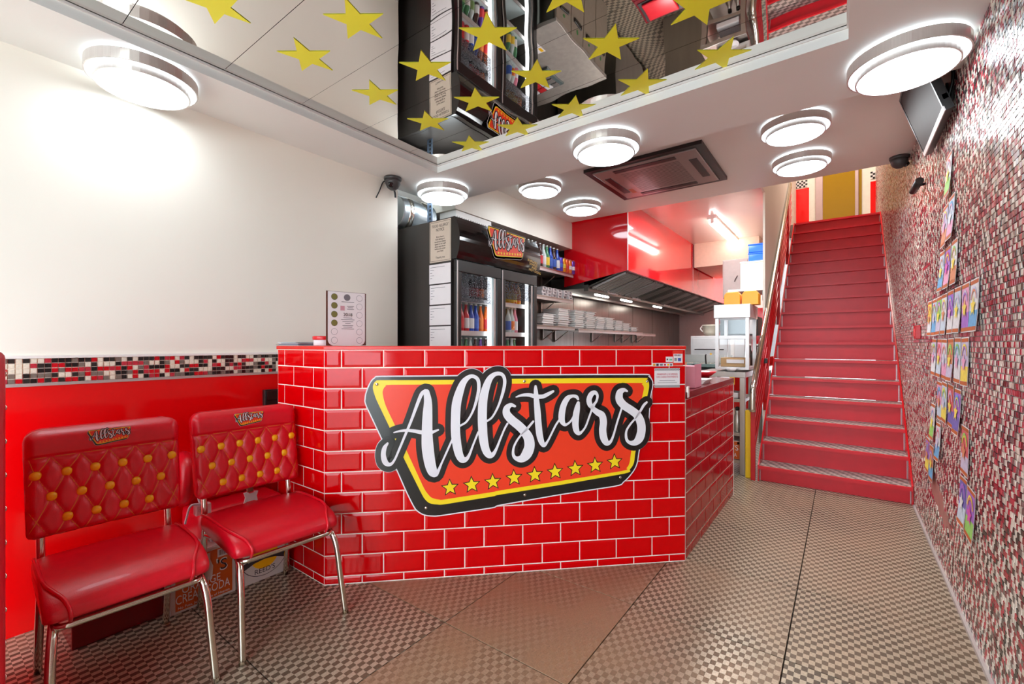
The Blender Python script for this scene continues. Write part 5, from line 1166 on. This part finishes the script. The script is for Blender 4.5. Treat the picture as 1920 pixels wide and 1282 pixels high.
tube('cable', [(.40, 2.86, 2.66), (.405, 2.88, 2.55), (.415, 2.90, 2.45), (.40, 2.93, 2.35)], .006, black, tvt, 6)
def dome(loc, label, tilt):
    t = thing('dome_camera', label, 'camera', loc, tilt, 'dome cameras'); lathe('mount', [(.062, 0), (.062, -.018), (.058, -.022)], grey_dk, t, 24, local=True); lathe('dome', [(.056, -.02), (.054, -.045), (.042, -.072), (.022, -.088), (.0001, -.092)], grey_dk, t, 24, local=True)
    lathe('lens', [(.022, 0), (.022, .012), (.016, .016), (.0001, .012)], black_gl, t, 16, local=True).matrix_basis = Matrix.Translation((.030, -.024, -.062)) @ Matrix.Rotation(2.1, 4, 'Y') @ Matrix.Rotation(-.2, 4, 'X'); return t
dome((-2.645, 2.10, ZS), 'grey dome camera at the end of the white left wall', -.4)
tube('cable', [(-2.70, 2.10, ZS - .008), (-2.704, 2.06, ZS - .03), (-2.706, 2.03, ZS - .10), (-2.706, 2.00, ZS - .16)], .004, black, bpy.data.objects['dome_camera'], 6)
tube('connector', [(-2.69, 2.14, ZS - .05), (-2.69, 2.155, ZS - .085), (-2.69, 2.16, ZS - .12)], .007, black, bpy.data.objects['dome_camera'], 6)
dome((.355, 4.62, ZU), 'dark dome camera under the ceiling edge beside the mosaic wall', .8)
sp = thing('wall_sensor', 'small black spot sensor projecting from the mosaic wall above the posters', 'sensor', (WR, 3.88, 2.2)); tube('arm', [(WR - .004, 3.86, 2.215), (WR - .04, 3.87, 2.21)], .008, black, sp, 8, smoothpath=False); tube('head', [(WR - .035, 3.80, 2.225), (WR - .055, 3.93, 2.195)], .022, black, sp, 12, smoothpath=False)
al = thing('call_point', 'small red alarm call point on the mosaic wall beside the stairs', 'alarm', (WR, 4.08, 1.27)); box('case', (WR - .035, 4.03, 1.225), (WR - .005, 4.115, 1.315), red_paint, al, bev=.004); box('glass_plate', (WR - .038, 4.045, 1.245), (WR - .035, 4.10, 1.295), mat('call point pane', (226, 70, 70), .3), al)

# ---- coloured-in sheets, arranged as a big star
K = dict(o=(214, 106, 50), y=(250, 212, 40), p=(150, 70, 190), b=(70, 150, 210), g=(130, 200, 60), r=(216, 56, 60), k=(238, 140, 180), m=(220, 40, 150), w=(228, 222, 222), l=(196, 180, 210), v=(84, 60, 160), s=(190, 204, 220))
NAMEK = dict(o='orange', y='yellow', p='purple', b='blue', g='green', r='red', k='pink', m='magenta', w='plain', l='lilac', v='violet', s='pale blue')
SH = [('at the very top of drawings', [(1780, 328, 'y', 'w', 'g')]),
      ('in the second row of drawings', [(1773.5, 424, 'k', 'l', 'o'), (1785, 407, 'w', 's', 'k')]),
      ('in the third row of drawings', [(1767, 509, 'y', 's', 'b'), (1778, 501, 'm', 'p', 'k'), (1790, 491, 'y', 'w', 'o')]),
      ('in the widest row of eight', [(1744, 597, 'o', 'y', 'w'), (1753, 595, 'l', 's', 'b'), (1762, 592, 'y', 'g', 'l'), (1771, 589, 'o', 'w', 's'), (1783, 585, 'k', 'p', 'w'), (1796, 581, 'y', 's', 'w'), (1811, 577, 'y', 'k', 'p'), (1828, 572, 'y', 'w', 'b')]),
      ('in the row of six', [(1752, 669, 'k', 'l', 'w'), (1762, 671, 'y', 'k', 's'), (1771, 673, 'l', 'w', 'k'), (1783, 674.5, 'y', 'o', 'l'), (1796, 675.5, 'k', 's', 'w'), (1810, 678, 'k', 'l', 'y')]),
      ('in the row of four', [(1762, 751, 'o', 'k', 's'), (1771, 754, 'l', 's', 'y'), (1783, 761, 'y', 'r', 'v'), (1796, 771.6, 'y', 'p', 'v')]),
      ('in the lower arm by the stairs', [(1750, 790, 'y', 'w', 'g'), (1760, 828, 'l', 'w', 'b'), (1740, 852, 'o', 'p', 'y'), (1747, 868, 'y', 'o', 'b')]),
      ('in the lower arm by the shopfront', [(1810, 845, 'o', 'r', 'l'), (1807, 940, 'w', 'v', 's'), (1821, 964, 'm', 'p', 'g')])]
pm = {k: mat('crayon ' + NAMEK[k], tuple(int(q * .74 + 232 * .26) for q in c), .7, noise=.16, nscale=50) for k, c in K.items()}
orange_edge = mat('sheet border', (196, 98, 44), .7, noise=.03)
for row, items in SH:
    for i, (px, py, a_, b_, c_) in enumerate(items):
        p = on(px, py, 0, WR - .008); ang = random.uniform(-.02, .02)
        if 'arm' in row or 'four' in row: ang = random.uniform(-.05, .05)
        t = thing('drawing_sheet', f'{NAMEK[a_]} star drawing on {NAMEK[b_]}, {ORD[i]} from the stairs {row}', 'drawing', p, 0, 'coloured drawings on the mosaic wall')
        w_, h_ = .0715, .104
        Mx = frame_m((0, 0, 0), (0, -1, 0), (0, 0, 1)) @ Matrix.Rotation(ang, 4, 'Z')
        lift = random.uniform(.002, .014)
        def bend(v): return Vector((v[0], v[1], v[2] + lift * ((v[1] - h_) / (2 * h_)) ** 2))
        def bp_(name, poly, d, m):
            # bent flat piece: split in strips so it follows the paper
            n_ = 8; y0_ = min(q[1] for q in poly); y1_ = max(q[1] for q in poly)
            V = [Mx @ bend((q[0], q[1], d)) for q in poly]; return mesh(name, V, [tuple(range(len(V)))], m, t, local=True)
        def grid(name, x0, x1, y0, y1, d, m):
            n_ = 6; V = []; Fc = []
            for k in range(n_ + 1):
                y = y0 + (y1 - y0) * k / n_; V += [Mx @ bend((x0, y, d)), Mx @ bend((x1, y, d))]
            for k in range(n_): Fc.append((2 * k, 2 * k + 1, 2 * k + 3, 2 * k + 2))
            return mesh(name, V, Fc, m, t, local=True)
        grid('sheet', -w_, w_, -h_, h_, 0, paper)
        grid('border_band', -w_ + .006, w_ - .006, h_ - .020, h_ - .005, .0012, orange_edge); grid('border_band', -w_ + .006, w_ - .006, -h_ + .005, -h_ + .020, .0012, orange_edge)
        grid('ground', -w_ + .006, w_ - .006, -.02, h_ - .021, .0012, pm[b_]); grid('ground', -w_ + .006, w_ - .006, -h_ + .021, -.02, .0012, pm[c_])
        rb = [random.choice('rkoyplgb') for _ in range(2)]
        bp_('rainbow', arc_pts(.044, .053, .15, PI - .15, 0, .018, 12, 1.1), .0030, pm[rb[0]]); bp_('rainbow', arc_pts(.035, .043, .15, PI - .15, 0, .018, 12, 1.1), .0030, pm[rb[1]])
        bp_('star_figure', star_pts(.044, .45, PI / 2, random.uniform(-.004, .004), -.004), .0042, pm[a_])

# shopfront posts behind the camera, standing either side of the open doorway
for x0, x1 in ((WL, WL + .09), (WR - .08, WR)):
    tag(box('trim_3' if x0 < -1 else 'trim_4', (x0, -1.5, 0), (x1, -1.4, ZS), mat('shopfront frame', (60, 56, 54), .4)), kind='structure')
